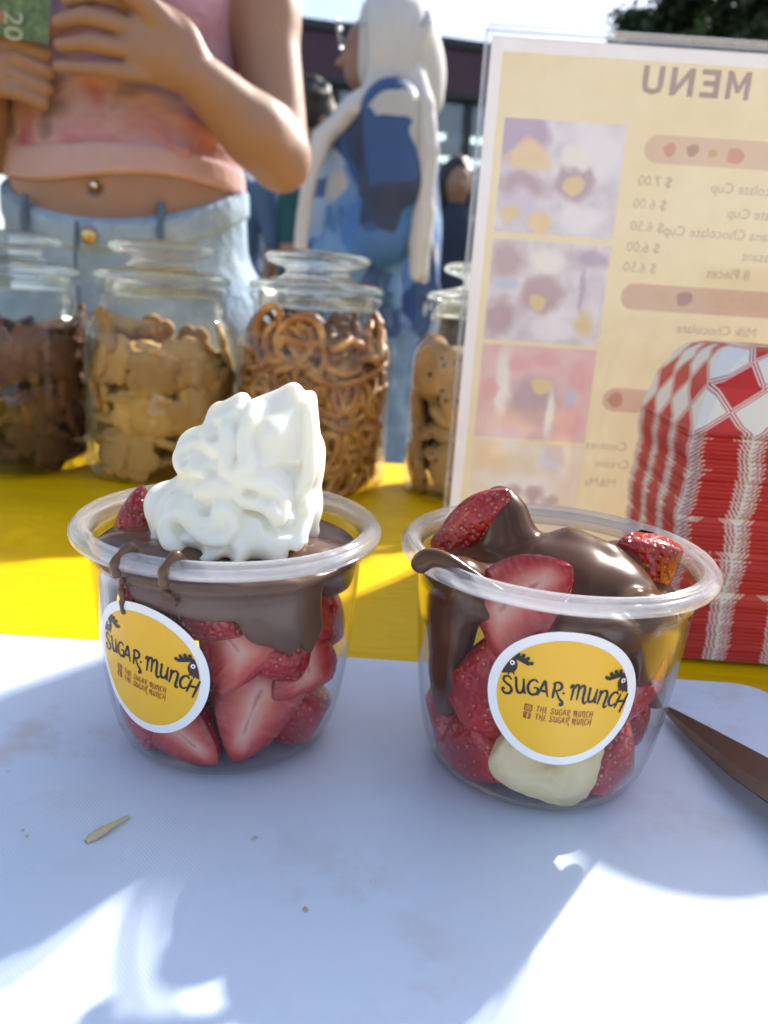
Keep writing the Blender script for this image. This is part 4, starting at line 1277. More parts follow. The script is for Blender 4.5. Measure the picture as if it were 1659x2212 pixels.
    # lettering, reading correctly from the far side
    def text(s_, x, z, size, m, parent=s, align='RIGHT', bold=0.0, lvl=1, name='lettering'):
        cu = bpy.data.curves.new('t', 'FONT'); cu.body = s_; cu.size = size; cu.offset = bold; cu.resolution_u = 3
        o = bpy.data.objects.new('t', cu); COL.objects.link(o)
        dg = bpy.context.evaluated_depsgraph_get()
        me = bpy.data.meshes.new_from_object(o.evaluated_get(dg)); bpy.data.objects.remove(o); 
        co = np.zeros(len(me.vertices) * 3, np.float32); me.vertices.foreach_get('co', co); co = co.reshape(-1, 3)
        w0, w1 = co[:, 0].min(), co[:, 0].max()
        # reading direction runs from +x to -x as seen from the table's near side; x is the end of the line (left in view)
        X = x + (w1 - co[:, 0])
        out = np.stack([X, np.full(len(X), -0.00020 - 0.00007 * lvl), z + co[:, 1]], 1)
        me.vertices.foreach_set('co', out.astype(np.float32).ravel()); me.update(); me.name = name
        return link(name, me, m, parent, smooth=False)
    caps = {'M': [(0, 0), (0, 1), (.22, 1), (.5, .48), (.78, 1), (1, 1), (1, 0), (.78, 0), (.78, .64), (.58, .24), (.42, .24), (.22, .64), (.22, 0)],
            'E': [(0, 0), (0, 1), (.8, 1), (.8, .8), (.25, .8), (.25, .6), (.7, .6), (.7, .41), (.25, .41), (.25, .2), (.8, .2), (.8, 0)],
            'N': [(0, 0), (0, 1), (.22, 1), (.75, .36), (.75, 1), (1, 1), (1, 0), (.78, 0), (.25, .64), (.25, 0)],
            'U': [(0, 1), (.24, 1), (.24, .32), (.3, .22), (.45, .19), (.6, .22), (.66, .32), (.66, 1), (.9, 1), (.9, .3), (.8, .08), (.45, -.02), (.1, .08), (0, .3)]}
    xr = .1818
    for ch, adv in (('M', 1.0), ('E', .8), ('N', 1.0), ('U', .9)):
        P = [(xr - x_ * .0128, .2608 + z_ * .0138) for x_, z_ in caps[ch]]
        film('title_letter', P, [tuple(range(len(P)))], M_TB, 1); xr -= adv * .0128 + .0036
    TS = 0.0076
    for p_, x, z in (('$ 7.00', .1290, .2150), ('$ 6.00', .1280, .2030), ('$ 6.50', .1282, .1912), ('$ 6.00', .1278, .1800), ('$ 6.50', .1276, .1690)):
        text(p_, x, z, TS, M_T, bold=0.0)
    for p_, x, z in (('Chocolate Cup', .1700, .2138), ('Chocolate Cup', .1815, .2012), ('Banana Chocolate Cup', .1470, .1900), ('Croissant', .1938, .1790), ('8 Pieces', .1755, .1686), ('Milk Chocolate', .1635, .1370)):
        text(p_, x, z, TS, M_T, bold=0.0)
    for p_, x, z in (('Cookies', .1199, .0650), ('Cream', .1275, .0540), ('M&Ms', .1225, .0420)):
        text(p_, x, z, TS, M_T, bold=0.0)
    text('SAUCE', .1830, .1522, .0090, M_WT, p2, bold=.0002, lvl=2)
    text('E', .1950, .2308, .0090, M_WT, p1, bold=.0002, lvl=2)
menu()

# ================================================================== FOOD TRAYS
def trays():
    t = NT('checked_tray_card')
    uv = t.n('UVMap').outputs['UV']
    sp = t.n('SeparateXYZ'); t.l(uv, sp.inputs[0])
    u, v = sp.outputs[0], sp.outputs[1]
    a = t.math('ADD', u, v); b = t.math('SUBTRACT', u, v)
    fa = t.math('FRACT', a); fb = t.math('FRACT', b)
    par = t.math('MODULO', t.math('ABSOLUTE', t.math('ADD', t.math('FLOOR', a), t.math('FLOOR', b))), 2.0)
    ea = t.math('ABSOLUTE', t.math('SUBTRACT', fa, 0.5)); eb = t.math('ABSOLUTE', t.math('SUBTRACT', fb, 0.5))
    e = t.math('MAXIMUM', ea, eb)
    line = t.math('MULTIPLY', t.math('GREATER_THAN', e, 0.425), t.math('LESS_THAN', e, 0.465))
    edge = t.math('GREATER_THAN', e, 0.465)
    red = t.mix(t.noise(40, 4), (0.50, 0.016, 0.012), (0.60, 0.026, 0.018)); white = (0.80, 0.80, 0.78)
    c = t.mix(par, red, white)
    lc = t.mix(par, white, red)
    c = t.mix(t.math('MULTIPLY', line, 0.8), c, lc)
    m = t.done(t.bsdf(c, 0.38, t.bump(t.noise(300, 3), 0.08, 0.0005)))
    inner = simple('tray_inside_card', (0.78, 0.76, 0.72), 0.5, 0.05, 60)
    # inverted tray: opening rectangle at the bottom, smaller floor on top, folded corners
    W, D, w, d, H = 0.066, 0.046, 0.052, 0.032, 0.038
    def ringpts(hx, hy, z, ch):
        return [(hx - ch, -hy, z), (hx, -hy + ch, z), (hx, hy - ch, z), (hx - ch, hy, z), (-hx + ch, hy, z), (-hx, hy - ch, z), (-hx, -hy + ch, z), (-hx + ch, -hy, z)]
    bm = bmesh.new(); uvl = bm.loops.layers.uv.new('UVMap')
    def shell(ox, mi, flip):
        rows = []
        for hx, hy, z, ch in ((W - ox + .0007, D - ox + .0007, 0.0, .0025), (W - ox - .0004, D - ox - .0004, 0.0010, .0028), (.0612 - ox, .0412 - ox, .0200 - ox, .0040), (.0560 - ox, .0360 - ox, .0315 - ox, .0060), (.0520 - ox, .0320 - ox, .0362 - ox, .0080), (.0460 - ox, .0260 - ox, H - ox, .0090)):
            rows.append([bm.verts.new(p) for p in ringpts(hx, hy, z, ch)])
        per = [0]
        for k in range(8):
            p, q = rows[0][k].co, rows[0][(k + 1) % 8].co
            per.append(per[-1] + (q - p).length)
        vs = [0, .001, .0205, .0332, .0390, .0450]
        cu, cv = 0.0280, 0.0235
        for r in range(5):
            for k in range(8):
                kk = (k + 1) % 8
                vv = [rows[r][k], rows[r][kk], rows[r + 1][kk], rows[r + 1][k]]
                f = bm.faces.new(vv if not flip else vv[::-1]); f.material_index = mi
                uvs = {vv[0]: (per[k], vs[r]), vv[1]: (per[k + 1], vs[r]), vv[2]: (per[k + 1], vs[r + 1]), vv[3]: (per[k], vs[r + 1])}
                for lp in f.loops: lp[uvl].uv = (uvs[lp.vert][0] / cu - 0.315 / 0.0280 + 24, uvs[lp.vert][1] / cv + 0.09)
        f = bm.faces.new(rows[5] if not flip else rows[5][::-1]); f.material_index = mi
        for lp in f.loops: lp[uvl].uv = (lp.vert.co.x / 0.03 + 20.25, lp.vert.co.y / 0.03 + 20)
        return rows[0]
    o_ = shell(0.0, 0, False); i_ = shell(0.0007, 1, True)
    for k in range(8):
        f = bm.faces.new([o_[(k + 1) % 8], o_[k], i_[k], i_[(k + 1) % 8]]); f.material_index = 1
    me = from_bm('food_tray', bm)
    me.materials.append(m); me.materials.append(inner)
    rg = random.Random(11)
    z = TZ + 0.0004; n = 52
    for i in range(n):
        o = bpy.data.objects.new('food_tray', me); COL.objects.link(o)
        o.location = (0.2045 + rg.uniform(-.0005, .0005) + .0008 * math.sin(i * .35), 0.3865 + rg.uniform(-.0004, .0004), z)
        o.rotation_euler = (0, 0, R(-1.5) + rg.uniform(-.006, .006))
        z += 0.00203 + (0.0018 if i in (15, 31, 24) else 0)
        if i == n - 1: tag(o, 'topmost red and white diamond checked paper tray of the upturned stack', 'food tray', 'stacked food trays')
        else: tag(o, 'red and white diamond checked paper tray nested below the top one', 'food tray', 'stacked food trays')
    return z
trays()

def tub():  # out of view, shape guessed, added to throw the curved shadow on the board
    t = thing('shadow_occluder', 'added unseen round white lidded tub resting on the right of the tray stack', 'tub', (0.244, 0.402, 0.1500))
    m = simple('white_occluder_plastic', (0.78, 0.78, 0.76), 0.35, 0.04, 40)
    link('occluder_body', lathe('occluder_body', [(0, 0.0), (0.038, 0.0), (0.040, 0.002), (0.043, 0.0215), (0, 0.0215)], 48), m, t)
    link('lid', lathe('occluder_lid', [(0, 0.0217), (0.0455, 0.0217), (0.0460, 0.024), (0.0450, 0.027), (0.041, 0.0275), (0.040, 0.026), (0, 0.026)], 48), m, t)
tub()

# ================================================================== JARS
def glass_mat():
    return clear_plastic('jar_glass', (0.965, 0.975, 0.968), 0.006, 0.03, 0.024, 0.95, (0.9, 0.95, 0.92), 0.06, 18)
M_GLASS = glass_mat()
def lid_glass():
    t = NT('jar_lid_glass')
    g = t.n('BsdfGlass'); g.inputs['IOR'].default_value = 1.46; g.inputs['Roughness'].default_value = 0.02; g.inputs['Color'].default_value = (0.96, 0.985, 0.97, 1)
    tr = t.n('BsdfTransparent'); tr.inputs['Color'].default_value = (0.92, 0.95, 0.93, 1)
    return t.done(t.mixs(0.30, g.outputs[0], tr.outputs[0]))
M_LID = lid_glass()
JH = 0.0
def make_jar(x, y, label):
    j = thing('glass_jar', label, 'jar', (x, y, TZ), 'glass jars along the back of the table')
    out = [(0, 0.004), (0.045, 0.0035), (0.054, 0.001), (0.0600, 0.0006), (0.0634, 0.004), (0.0645, 0.010), (0.0647, 0.060), (0.0645, 0.108), (0.0632, 0.117), (0.0595, 0.1245), (0.0545, 0.130), (0.0518, 0.134), (0.0510, 0.139), (0.0510, 0.1470), (0.0522, 0.1492), (0.0540, 0.1505), (0.0545, 0.1530), (0.0540, 0.1555), (0.0525, 0.1568)]
    inn = [(0.0485, 0.1566), (0.0478, 0.1500), (0.0478, 0.139), (0.0488, 0.133), (0.0520, 0.1275), (0.0570, 0.1215), (0.0603, 0.115), (0.0615, 0.106), (0.0617, 0.060), (0.0615, 0.014), (0.0590, 0.009), (0.050, 0.0075), (0, 0.0075)]
    link('jar_body', lathe('jar_body', out + inn, 64), M_GLASS, j)
    lid = [(0, 0.1440), (0.0455, 0.1445), (0.0470, 0.1460), (0.0472, 0.1572), (0.0540, 0.1580), (0.0552, 0.1602), (0.0545, 0.1632), (0.0500, 0.1650), (0.0400, 0.1668), (0.0305, 0.1690), (0.0262, 0.1715), (0.0255, 0.1738), (0.0285, 0.1762), (0.0370, 0.1785), (0.0420, 0.1808), (0.0432, 0.1832), (0.0422, 0.1858), (0.0370, 0.1878), (0.0230, 0.1898), (0, 0.1905)]
    link('lid', lathe('lid', lid, 64), M_LID, j)
    # inner shells of the hollow lid
    return j
JARS = ((-0.3205, 0.655, 'glass jar of dark chocolate flower cookies at the far left'), (-0.1945, 0.660, 'glass jar of golden flower cookies, second from the left'),
        (-0.0665, 0.655, 'glass jar full of small pretzels, directly behind the whipped cream'), (0.0785, 0.655, 'glass jar of round chip cookies half hidden by the menu'))
for x, y, l in JARS: make_jar(x, y, l)

def biscuit(name, c1, c2, petals, rad, th, seed, scale=150):
    t = NT(name + '_crumb')
    n1 = t.noise(scale, 5, 0.6)
    oi = t.n('ObjectInfo').outputs['Random']
    c = t.mix(n1, c1, c2)
    c = t.mix(t.math('MULTIPLY', oi, 0.7), c, tuple(x * 0.45 for x in c1))
    m = t.done(t.bsdf(c, 0.8, t.bump(t.noise(scale * 2, 4), 0.6, 0.002)))
    n = 48; V, F = [], []
    rows = []
    for rs, z in ((0.45, -th / 2 * .9), (0.93, -th / 2), (1.0, 0), (0.93, th / 2), (0.45, th / 2 * 1.05)):
        rows.append(len(V))
        for k in range(n):
            a = 2 * PI * k / n; r = rad * rs * (1 + (0.24 * (abs(math.sin(petals * a / 2)) ** .55 - .8)) * rs)
            V.append((r * math.cos(a), r * math.sin(a), z))
    for a, b in zip(rows[:-1], rows[1:]):
        for k in range(n): F.append((a + k, a + (k + 1) % n, b + (k + 1) % n, b + k))
    F.append(tuple(rows[0] + k for k in range(n))[::-1]); F.append(tuple(rows[-1] + k for k in range(n)))
    me = mesh(name, V, F); me.materials.append(m)
    me.polygons.foreach_set('use_smooth', np.ones(len(me.polygons), bool))
    return me

def fill_jar(me, name, jx, jy, zlo, top, count_ring, dz, label, cat, group, seed, size, cone=0.5, inner=True):
    """pile things inside the jar: rings against the glass plus a core; top(az) gives the heap's height"""
    rg = random.Random(seed)
    z = zlo; lay = 0
    while z < 0.14:
        for ringr, cnt, lean in ((0.0610 - size * 0.42, count_ring, 1.0), (0.030, count_ring // 2, 0.4)) if inner else ((0.0610 - size * .42, count_ring, 1.0),):
            for k in range(cnt):
                az = 2 * PI * (k + 0.5 * (lay % 2) + rg.uniform(-.25, .25)) / cnt
                zz = z + rg.uniform(-.4, .4) * dz
                if zz + size * 0.55 > top(az, ringr): continue
                rr_ = ringr + rg.uniform(-.006, .0)
                o = bpy.data.objects.new(name, me); COL.objects.link(o)
                o.location = (jx + rr_ * math.cos(az), jy + rr_ * math.sin(az), TZ + zz)
                if rg.random() < 0.55 * lean:
                    e = Matrix.Rotation(az + rg.uniform(-.16, .16), 3, 'Z') @ Matrix.Rotation(PI / 2 + rg.uniform(-.28, .28), 3, 'Y') @ Matrix.Rotation(rg.uniform(0, 6), 3, 'Z')
                    o.location = (jx + (0.0555 + rg.uniform(-.006, 0)) * math.cos(az), jy + (0.0555 + rg.uniform(-.006, 0)) * math.sin(az), TZ + zz)
                else:
                    e = Matrix.Rotation(rg.uniform(0, 6), 3, 'Z') @ Matrix.Rotation(rg.uniform(-.55, .55), 3, 'X') @ Matrix.Rotation(rg.uniform(0, 6), 3, 'Z')
                    k_ = 0.0600 - size
                    o.location = (jx + min(rr_, k_) * math.cos(az), jy + min(rr_, k_) * math.sin(az), TZ + zz)
                o.rotation_euler = e.to_euler()
                tag(o, label, cat, group)
        z += dz; lay += 1

choc_c = biscuit('flower_cookie', (0.140, 0.048, 0.016), (0.230, 0.090, 0.033), 6, 0.0195, 0.0056, 1)
gold_c = biscuit('flower_cookie', (0.58, 0.30, 0.085), (0.76, 0.46, 0.16), 6, 0.0210, 0.0062, 2)
fill_jar(choc_c, 'flower_cookie', *JARS[0][:2], 0.018, lambda az, r: 0.126 + 0.004 * math.sin(3 * az), 9, 0.0160, 'dark chocolate flower shaped cookie in the far left jar', 'cookie', 'chocolate flower cookies', 3, 0.0195)
fill_jar(gold_c, 'flower_cookie', *JARS[1][:2], 0.018, lambda az, r: 0.124 - 0.012 * math.cos(az) + 0.006 * math.sin(2 * az + 1), 8, 0.0170, 'golden flower shaped cookie in the second jar', 'cookie', 'golden flower cookies', 5, 0.0210)

def pretzel():
    t = NT('pretzel_crust')
    oi = t.n('ObjectInfo').outputs['Random']
    c = t.ramp(t.noise(55, 4, 0.6), [(0.3, (0.22, 0.070, 0.018)), (0.5, (0.46, 0.19, 0.046)), (0.68, (0.74, 0.44, 0.15))])
    c = t.mix(t.math('MULTIPLY', oi, 0.4), c, (0.24, 0.09, 0.03))
    m = t.done(t.bsdf(c, 0.42, t.bump(t.noise(180, 4), 0.3, 0.001)))
    P = [(0.0, 0.004, 0), (-0.006, -0.004, .0022), (-0.011, -0.011, .0008), (-0.0045, -0.0135, 0), (0.0045, -0.0135, 0), (0.011, -0.011, -.0008), (0.006, -0.004, -.0022), (0.0, 0.004, 0.0008), (-0.006, 0.0105, 0.001), (-0.0125, 0.0095, 0), (-0.0165, 0.001, 0), (-0.0145, -0.008, 0), (-0.0105, -0.0115, -.001)]
    half = [(-0.0100, -0.0125, 0.0016), (-0.0165, -0.004, 0), (-0.0160, 0.006, 0), (-0.0105, 0.0115, 0), (-0.0035, 0.0075, 0.001), (0.0035, -0.002, 0.0022), (0.0090, -0.0105, 0.0010)]
    hb = [(-x, y, -z) for x, y, z in half]
    arc = [(-0.0145, -0.006, 0), (-0.0105, -0.0125, 0), (0.0, -0.0150, 0), (0.0105, -0.0125, 0), (0.0145, -0.006, 0)]
    V, F = [], []
    for Q in (half, hb, arc):
        C = catmull(Q, 3)
        C = [c_ * 1.08 for c_ in C]; v, f = tube(C, 0.0031, 7); o = len(V); V += v; F += [tuple(i + o for i in q) for q in f]
    me = mesh('pretzel', V, F); me.materials.append(m)
    me.polygons.foreach_set('use_smooth', np.ones(len(me.polygons), bool))
    return me
fill_jar(pretzel(), 'pretzel', *JARS[2][:2], 0.017, lambda az, r: 0.137 + 0.003 * math.sin(2 * az), 12, 0.0112, 'small brown pretzel in the jar behind the whipped cream', 'pretzel', 'pretzels in the third jar', 8, 0.0178)

def chip_cookie():
    t = NT('chip_cookie_crumb')
    vo = t.n('TexVoronoi'); vo.inputs['Scale'].default_value = 95; t.l(t.coord(), vo.inputs['Vector'])
    chip = t.ramp(vo.outputs['Distance'], [(0.18, (1, 1, 1)), (0.26, (0, 0, 0))])
    c = t.mix(t.noise(120, 5, 0.6), (0.44, 0.22, 0.075), (0.64, 0.38, 0.16))
    c = t.mix(t.math('MULTIPLY', chip, 0.9), c, (0.035, 0.015, 0.01))
    m = t.done(t.bsdf(c, 0.8, t.bump(t.noise(140, 5), 0.7, 0.003)))
    n = 26; V, F, rows = [], [], []
    for rs, z in ((.5, -.0035), (.92, -.003), (1, .0005), (.9, .005), (.6, .0075), (.25, .0085)):
        rows.append(len(V))
        for k in range(n):
            a = 2 * PI * k / n; r = .023 * rs * (1 + .04 * math.sin(4 * a + 1) + .03 * math.sin(7 * a))
            V.append((r * math.cos(a), r * math.sin(a), z + .0006 * math.sin(5 * a + rs * 9)))
    for a, b in zip(rows[:-1], rows[1:]):
        for k in range(n): F.append((a + k, a + (k + 1) % n, b + (k + 1) % n, b + k))
    F.append(tuple(rows[0] + k for k in range(n))[::-1]); F.append(tuple(rows[-1] + k for k in range(n)))
    me = mesh('chip_cookie', V, F); me.materials.append(m)
    me.polygons.foreach_set('use_smooth', np.ones(len(me.polygons), bool))
    return me
fill_jar(chip_cookie(), 'chip_cookie', *JARS[3][:2], 0.022, lambda az, r: 0.122, 9, 0.0165, 'round chip cookie in the jar half hidden by the menu', 'cookie', 'chip cookies in the fourth jar', 9, 0.022)
# ================================================================== PEOPLE
def skin_mat(name, c1, c2):
    t = NT(name)
    c = t.mix(t.noise(18, 6, 0.65), c1, c2)
    return t.done(t.bsdf(c, 0.50, t.bump(t.noise(300, 4), 0.22, 0.002)))
SKIN_G = skin_mat('tan_skin', (0.32, 0.178, 0.118), (0.40, 0.228, 0.152))
SKIN_B = skin_mat('brown_skin', (0.30, 0.155, 0.095), (0.36, 0.19, 0.12))
M_HAIR = simple('dark_brown_hair', (0.022, 0.014, 0.010), 0.5, 0.4, 40, 0.5, 0.004)
M_BLKH = simple('black_hair', (0.010, 0.008, 0.008), 0.4, 0.4, 40, 0.5, 0.004)
def denim(name, c1, c2):
    t = NT(name)
    wv = t.n('TexWave'); wv.wave_type = 'BANDS'; wv.bands_direction = 'DIAGONAL'; wv.inputs['Scale'].default_value = 420; t.l(t.coord(), wv.inputs['Vector'])
    fade = t.ramp(t.noise(14, 6, 0.65), [(0.32, tuple(x * .75 for x in c1)), (0.5, c1), (0.68, c2)])
    c = t.mix(t.math('MULTIPLY', wv.outputs['Fac'], 0.25), fade, tuple(min(1, x * 1.35) for x in c2))
    return t.done(t.bsdf(c, 0.85, t.bump(t.noise(30, 5, 0.6), 0.8, 0.010)))
DENIM_L = denim('light_denim', (0.25, 0.36, 0.50), (0.44, 0.55, 0.66))
DENIM_M = denim('faded_denim', (0.13, 0.23, 0.38), (0.30, 0.42, 0.56))

def girl():
    G = thing('person', 'person in a pink tie-dye crop top and light jeans holding a banknote', 'person', (-0.332, 0.99, GZ))
    off = Vector((0.332, -0.99, -GZ))
    def put(o): o.location = off; return o
    def torso(f, e=0.0, k=0.05):
        f.ell((-.337, 1.005, .085), (.162 + e, .116 + e, .135 + e), k)
        f.ell((-.333, .990, .215), (.131 + e, .098 + e, .13), k)
        f.ell((-.332, .988, .300), (.122 + e, .096 + e, .12), k)
        f.ell((-.332, 1.000, .430), (.134 + e, .103 + e, .17), k)
        f.cone((-.455, 1.005, .565), (-.21, 1.005, .565), .055 + e, .055 + e, k)
        for sx in (-.392, -.272): f.ell((sx, .925, .455), (.062 + e, .058 + e, .062 + e), .03)
    def legs(f, e=0.0):
        for s in (-1, 1):
            f.chain([(-.335 + s * .085, 1.005, .06), (-.335 + s * .092, .985, -.33), (-.335 + s * .10, 1.015, -.70)], [.098 + e, .060 + e, .042 + e], .03)
    def arms(f, e=0.0):
        f.chain([(-.185, 1.0, .565), (-.170, .975, .44), (-.143, .940, .292)], [.048, .0365, .0325], .02)
        f.chain([(-.143, .940, .284), (-.166, .906, .308), (-.222, .852, .350)], [.0335, .0365, .0235], .010)
        f.chain([(-.490, 1.0, .565), (-.492, .975, .44), (-.483, .945, .295)], [.050, .0415, .0375], .02)
        f.chain([(-.483, .945, .290), (-.475, .905, .315), (-.445, .868, .350)], [.0385, .0405, .0255], .012)
    lo, hi = (-.56, .80, GZ + .002), (-.06, 1.16, .96)
    f = Field(lo, hi, 0.0052)
    torso(f); legs(f); arms(f)
    for s in (-1, 1):
        f.chain([(-.335 + s * .10, 1.03, -.735), (-.335 + s * .112, .92, -.745)], [.040, .027], .02)
    f.cone((-.332, 1.01, .60), (-.332, .99, .72), .056, .050, .03)
    f.ell((-.332, .975, .805), (.072, .088, .112), .02)
    f.ell((-.332, .905, .770), (.045, .035, .045), .02)
    f.cone((-.332, .885, .815), (-.332, .868, .785), .008, .014, .012)
    for s in (-1, 1):
        f.ell((-.332 + s * .030, .893, .822), (.016, .010, .010), .004, cut=True)
        f.ell((-.332 + s * .074, .985, .80), (.010, .020, .028), .008)
    f.cone((-.352, .882, .755), (-.312, .882, .755), .005, .005, .003, cut=True)
    # left hand, closed round the folded note (finer field)
    body = f
    f = Field((-.37, .80, .30), (-.20, .89, .45), 0.0024)
    f.cone((-.205, .866, .338), (-.236, .849, .362), .0250, .0215, .008)
    f.ell((-.243, .846, .366), (.036, .017, .035), .014, (0, R(38), 0))
    f.ell((-.262, .843, .372), (.022, .016, .036), .012, (0, R(22), 0))
    K = [(-.268, .845, .400), (-.275, .838, .380), (-.273, .838, .360), (-.260, .842, .341)]
    Mm = [(-.306, .836, .406), (-.314, .828, .384), (-.312, .829, .362), (-.302, .834, .341)]
    T = [(-.338, .847, .402), (-.347, .843, .382), (-.346, .843, .362), (-.350, .846, .344)]
    rad = (.0086, .0089, .0086, .0080)
    for a, b, c, r in zip(K, Mm, T, rad):
        f.chain([tuple((a[i] * .5 + (-.245, .848, .368)[i] * .5) for i in range(3)), a, b, c], [.011, r * 1.12, r, r * .82], .0015)
    f.chain([(-.236, .838, .378), (-.262, .826, .402), (-.300, .830, .420), (-.328, .842, .424)], [.013, .0115, .0105, .009], .004)
    hand_a = f
    f = Field((-.50, .82, .28), (-.33, .92, .42), 0.0024)
    f.cone((-.460, .885, .335), (-.440, .866, .345), .0255, .0225, .008)
    # right hand
    f.ell((-.428, .866, .346), (.030, .016, .030), .012, (0, R(-30), 0))
    for i, (dz, L) in enumerate(((.022, .062), (.006, .066), (-.010, .060), (-.024, .048))):
        f.chain([(-.420, .866, .346 + dz * .8), (-.398, .862, .346 + dz), (-.398 + L * .42, .868, .338 + dz)], [.0105, .0090, .0075], .0015)
    f.chain([(-.438, .856, .360), (-.424, .846, .378), (-.404, .846, .384)], [.0125, .0100, .0080], .004)
    hand_b = f; f = body
    f.ell((-.3345, .8875, .2375), (.0085, .012, .0065), .006, cut=True)
    put(link('body', f.mesh('body', 1, (hand_a, hand_b)), SKIN_G, G))
    # crop top
    f = Field((-.52, .84, .23), (-.15, 1.14, .66), 0.004)
    torso(f, 0.006)
    f.cone((-.430, .985, .56), (-.425, 1.0, .64), .030, .022, .02); f.cone((-.235, .985, .56), (-.24, 1.0, .64), .030, .022, .02)
    f.clip(lambda x, y, z: np.maximum(.262 + .010 * np.sin(x * 25 + 1) * (y < 1) - .02 * (x + .33) - z + 0 * y, z - (.60 + 0 * x)))
    # draped folds at the ribs
    for (a, b, r) in (((-.455, .93, .305), (-.33, .884, .352), .010), ((-.33, .884, .352), (-.20, .93, .300), .009), ((-.45, .92, .36), (-.36, .880, .40), .009), ((-.44, .925, .285), (-.24, .905, .285), .006)):
        f.cone(a, b, r, r * .8, .010)
    t = NT('tie_dye_jersey')
    g = t.n('SeparateXYZ'); t.l(t.coord('Object'), g.inputs[0]); z = g.outputs[2]
    wash = t.noise(14, 3, 0.5, None, 0.5)
    low = t.ramp(wash, [(0.34, (0.42, 0.13, 0.17)), (0.45, (0.50, 0.22, 0.25)), (0.55, (0.55, 0.34, 0.36)), (0.61, (0.38, 0.24, 0.26)), (0.70, (0.27, 0.17, 0.18))])
    up = t.ramp(wash, [(0.35, (0.50, 0.27, 0.44)), (0.65, (0.62, 0.38, 0.54))])
    c = t.mix(t.ramp(t.math('ADD', z, t.math('MULTIPLY', wash, 0.10)), [(0.40, (0, 0, 0)), (0.47, (1, 1, 1))]), low, up)
    mt = t.done(t.bsdf(c, 0.85, t.bump(t.noise(22, 4, 0.5, t.coord('Object', (1, 1, 3.0))), 0.6, 0.010)))
    put(link('crop_top', f.mesh('crop_top', 2), mt, G))
    f = Field((-.52, .84, .22), (-.15, 1.14, .33), 0.0035)
    torso(f, 0.0080)
    f.clip(lambda x, y, z: np.maximum(.250 + .008 * np.sin(x * 22 + 1) * (y < 1) - .02 * (x + .33) - z, z - (.283 + .006 * np.sin(x * 22 + 1.2) - .03 * (x + .33) + 0 * y)), .003)
    put(link('hem', f.mesh('hem', 2), simple('pale_pink_jersey', (0.56, 0.37, 0.38), 0.85, 0.10, 30, 0.4, 0.005), G))
    # jeans
    f = Field((-.56, .84, GZ + .03), (-.10, 1.16, .28), 0.0055)
    torso(f, 0.011, .04); legs(f, 0.014)
    f.clip(lambda x, y, z: z - (.208 + .030 * np.clip((y - .89) / .10, 0, 1) + .18 * (x + .335) ** 2 * 6 + 0 * z), .004)
    put(link('jeans', f.mesh('jeans', 1), DENIM_L, G))
    f = Field((-.56, .84, .12), (-.10, 1.16, .28), 0.004)
    torso(f, 0.0145, .04)
    wl = lambda x, y: .205 + .030 * np.clip((y - .89) / .10, 0, 1) + .18 * (x + .335) ** 2 * 6
    f.clip(lambda x, y, z: np.maximum(z - wl(x, y), wl(x, y) - .032 - z), .002)
    put(link('waistband', f.mesh('waistband', 1), DENIM_L, G))
    gold = simple('brass_button', (0.65, 0.45, 0.20), 0.3, 0.1, 90, Metallic=1.0)
    o = link('button', lathe('button', [(0, .004), (.006, .0035), (.0088, .0015), (.0085, 0), (0, 0)], 20), gold, G)
    o.location = off + Vector((-.338, .8755, .189)); o.rotation_euler = (R(90), 0, 0)
    seam = simple('denim_seam', (0.12, 0.17, 0.26), 0.85, 0.15, 90)
    v, f_ = tube(catmull([(-.352, .8790, .203), (-.353, .8745, .165), (-.350, .872, .120), (-.340, .878, .060)], 5), .0022, 6)
    put(link('fly_seam', mesh('fly_seam', v, f_), seam, G))
    for bx in (-.415, -.265):
        v, f_ = tube(catmull([(bx, .8985, .228), (bx, .8905, .205), (bx + .002, .886, .178)], 4), .0042, 6)
        put(link('belt_loop', mesh('belt_loop', v, f_), seam, G))
    steel = simple('piercing_steel', (0.8, 0.8, 0.82), 0.15, 0.05, 90, Metallic=1.0)
    o = link('navel_ring', lathe('navel_ring', [(0, -.0045), (.0032, -.0032), (.0045, 0), (.0032, .0032), (0, .0045)], 14), steel, G)
    o.location = off + Vector((-.3345, .8865, .2415))
    f = Field((-.44, .86, .62), (-.22, 1.10, .96), 0.006)
    f.ell((-.332, .995, .825), (.082, .088, .115), .02); f.chain([(-.332, 1.06, .85), (-.332, 1.085, .70), (-.332, 1.075, .64)], [.06, .05, .02], .03)
    f.ell((-.332, .90, .79), (.062, .06, .085), .02, cut=True)
    put(link('hair', f.mesh('hair', 1), M_HAIR, G))
    # banknote, held between the hands
    t = NT('green_banknote')
    c = t.ramp(t.noise(120, 4, 0.6), [(0.35, (0.07, 0.12, 0.045)), (0.6, (0.15, 0.23, 0.085)), (0.75, (0.26, 0.34, 0.15))])
    nm = t.done(t.bsdf(c, 0.5))
    N = thing('banknote', 'green twenty banknote held in the hands of the person in the crop top', 'banknote', (-.3815, .8430, .402), rot=(R(4), R(5), 0))
    V, F = [], []
    nx, nz_ = 6, 12
    for i in range(nx + 1):
        for k in range(nz_ + 1):
            u, w_ = i / nx - .5, k / nz_ - .5
            V.append((u * .056, .004 * math.sin(w_ * 3) + .002 * math.cos(u * 4), w_ * .075))
    for i in range(nx):
        for k in range(nz_):
            a = i * (nz_ + 1) + k; F.append((a, a + nz_ + 1, a + nz_ + 2, a + 1))
    n0 = len(V); V += [(x, y + .0003, z) for x, y, z in V]; F += [tuple(i + n0 for i in q[::-1]) for q in F]
    link('paper', mesh('note_paper', V, F), nm, N)
    cu = bpy.data.curves.new('t', 'FONT'); cu.body = '20'; cu.size = .026; cu.resolution_u = 3
    to = bpy.data.objects.new('t', cu); COL.objects.link(to)
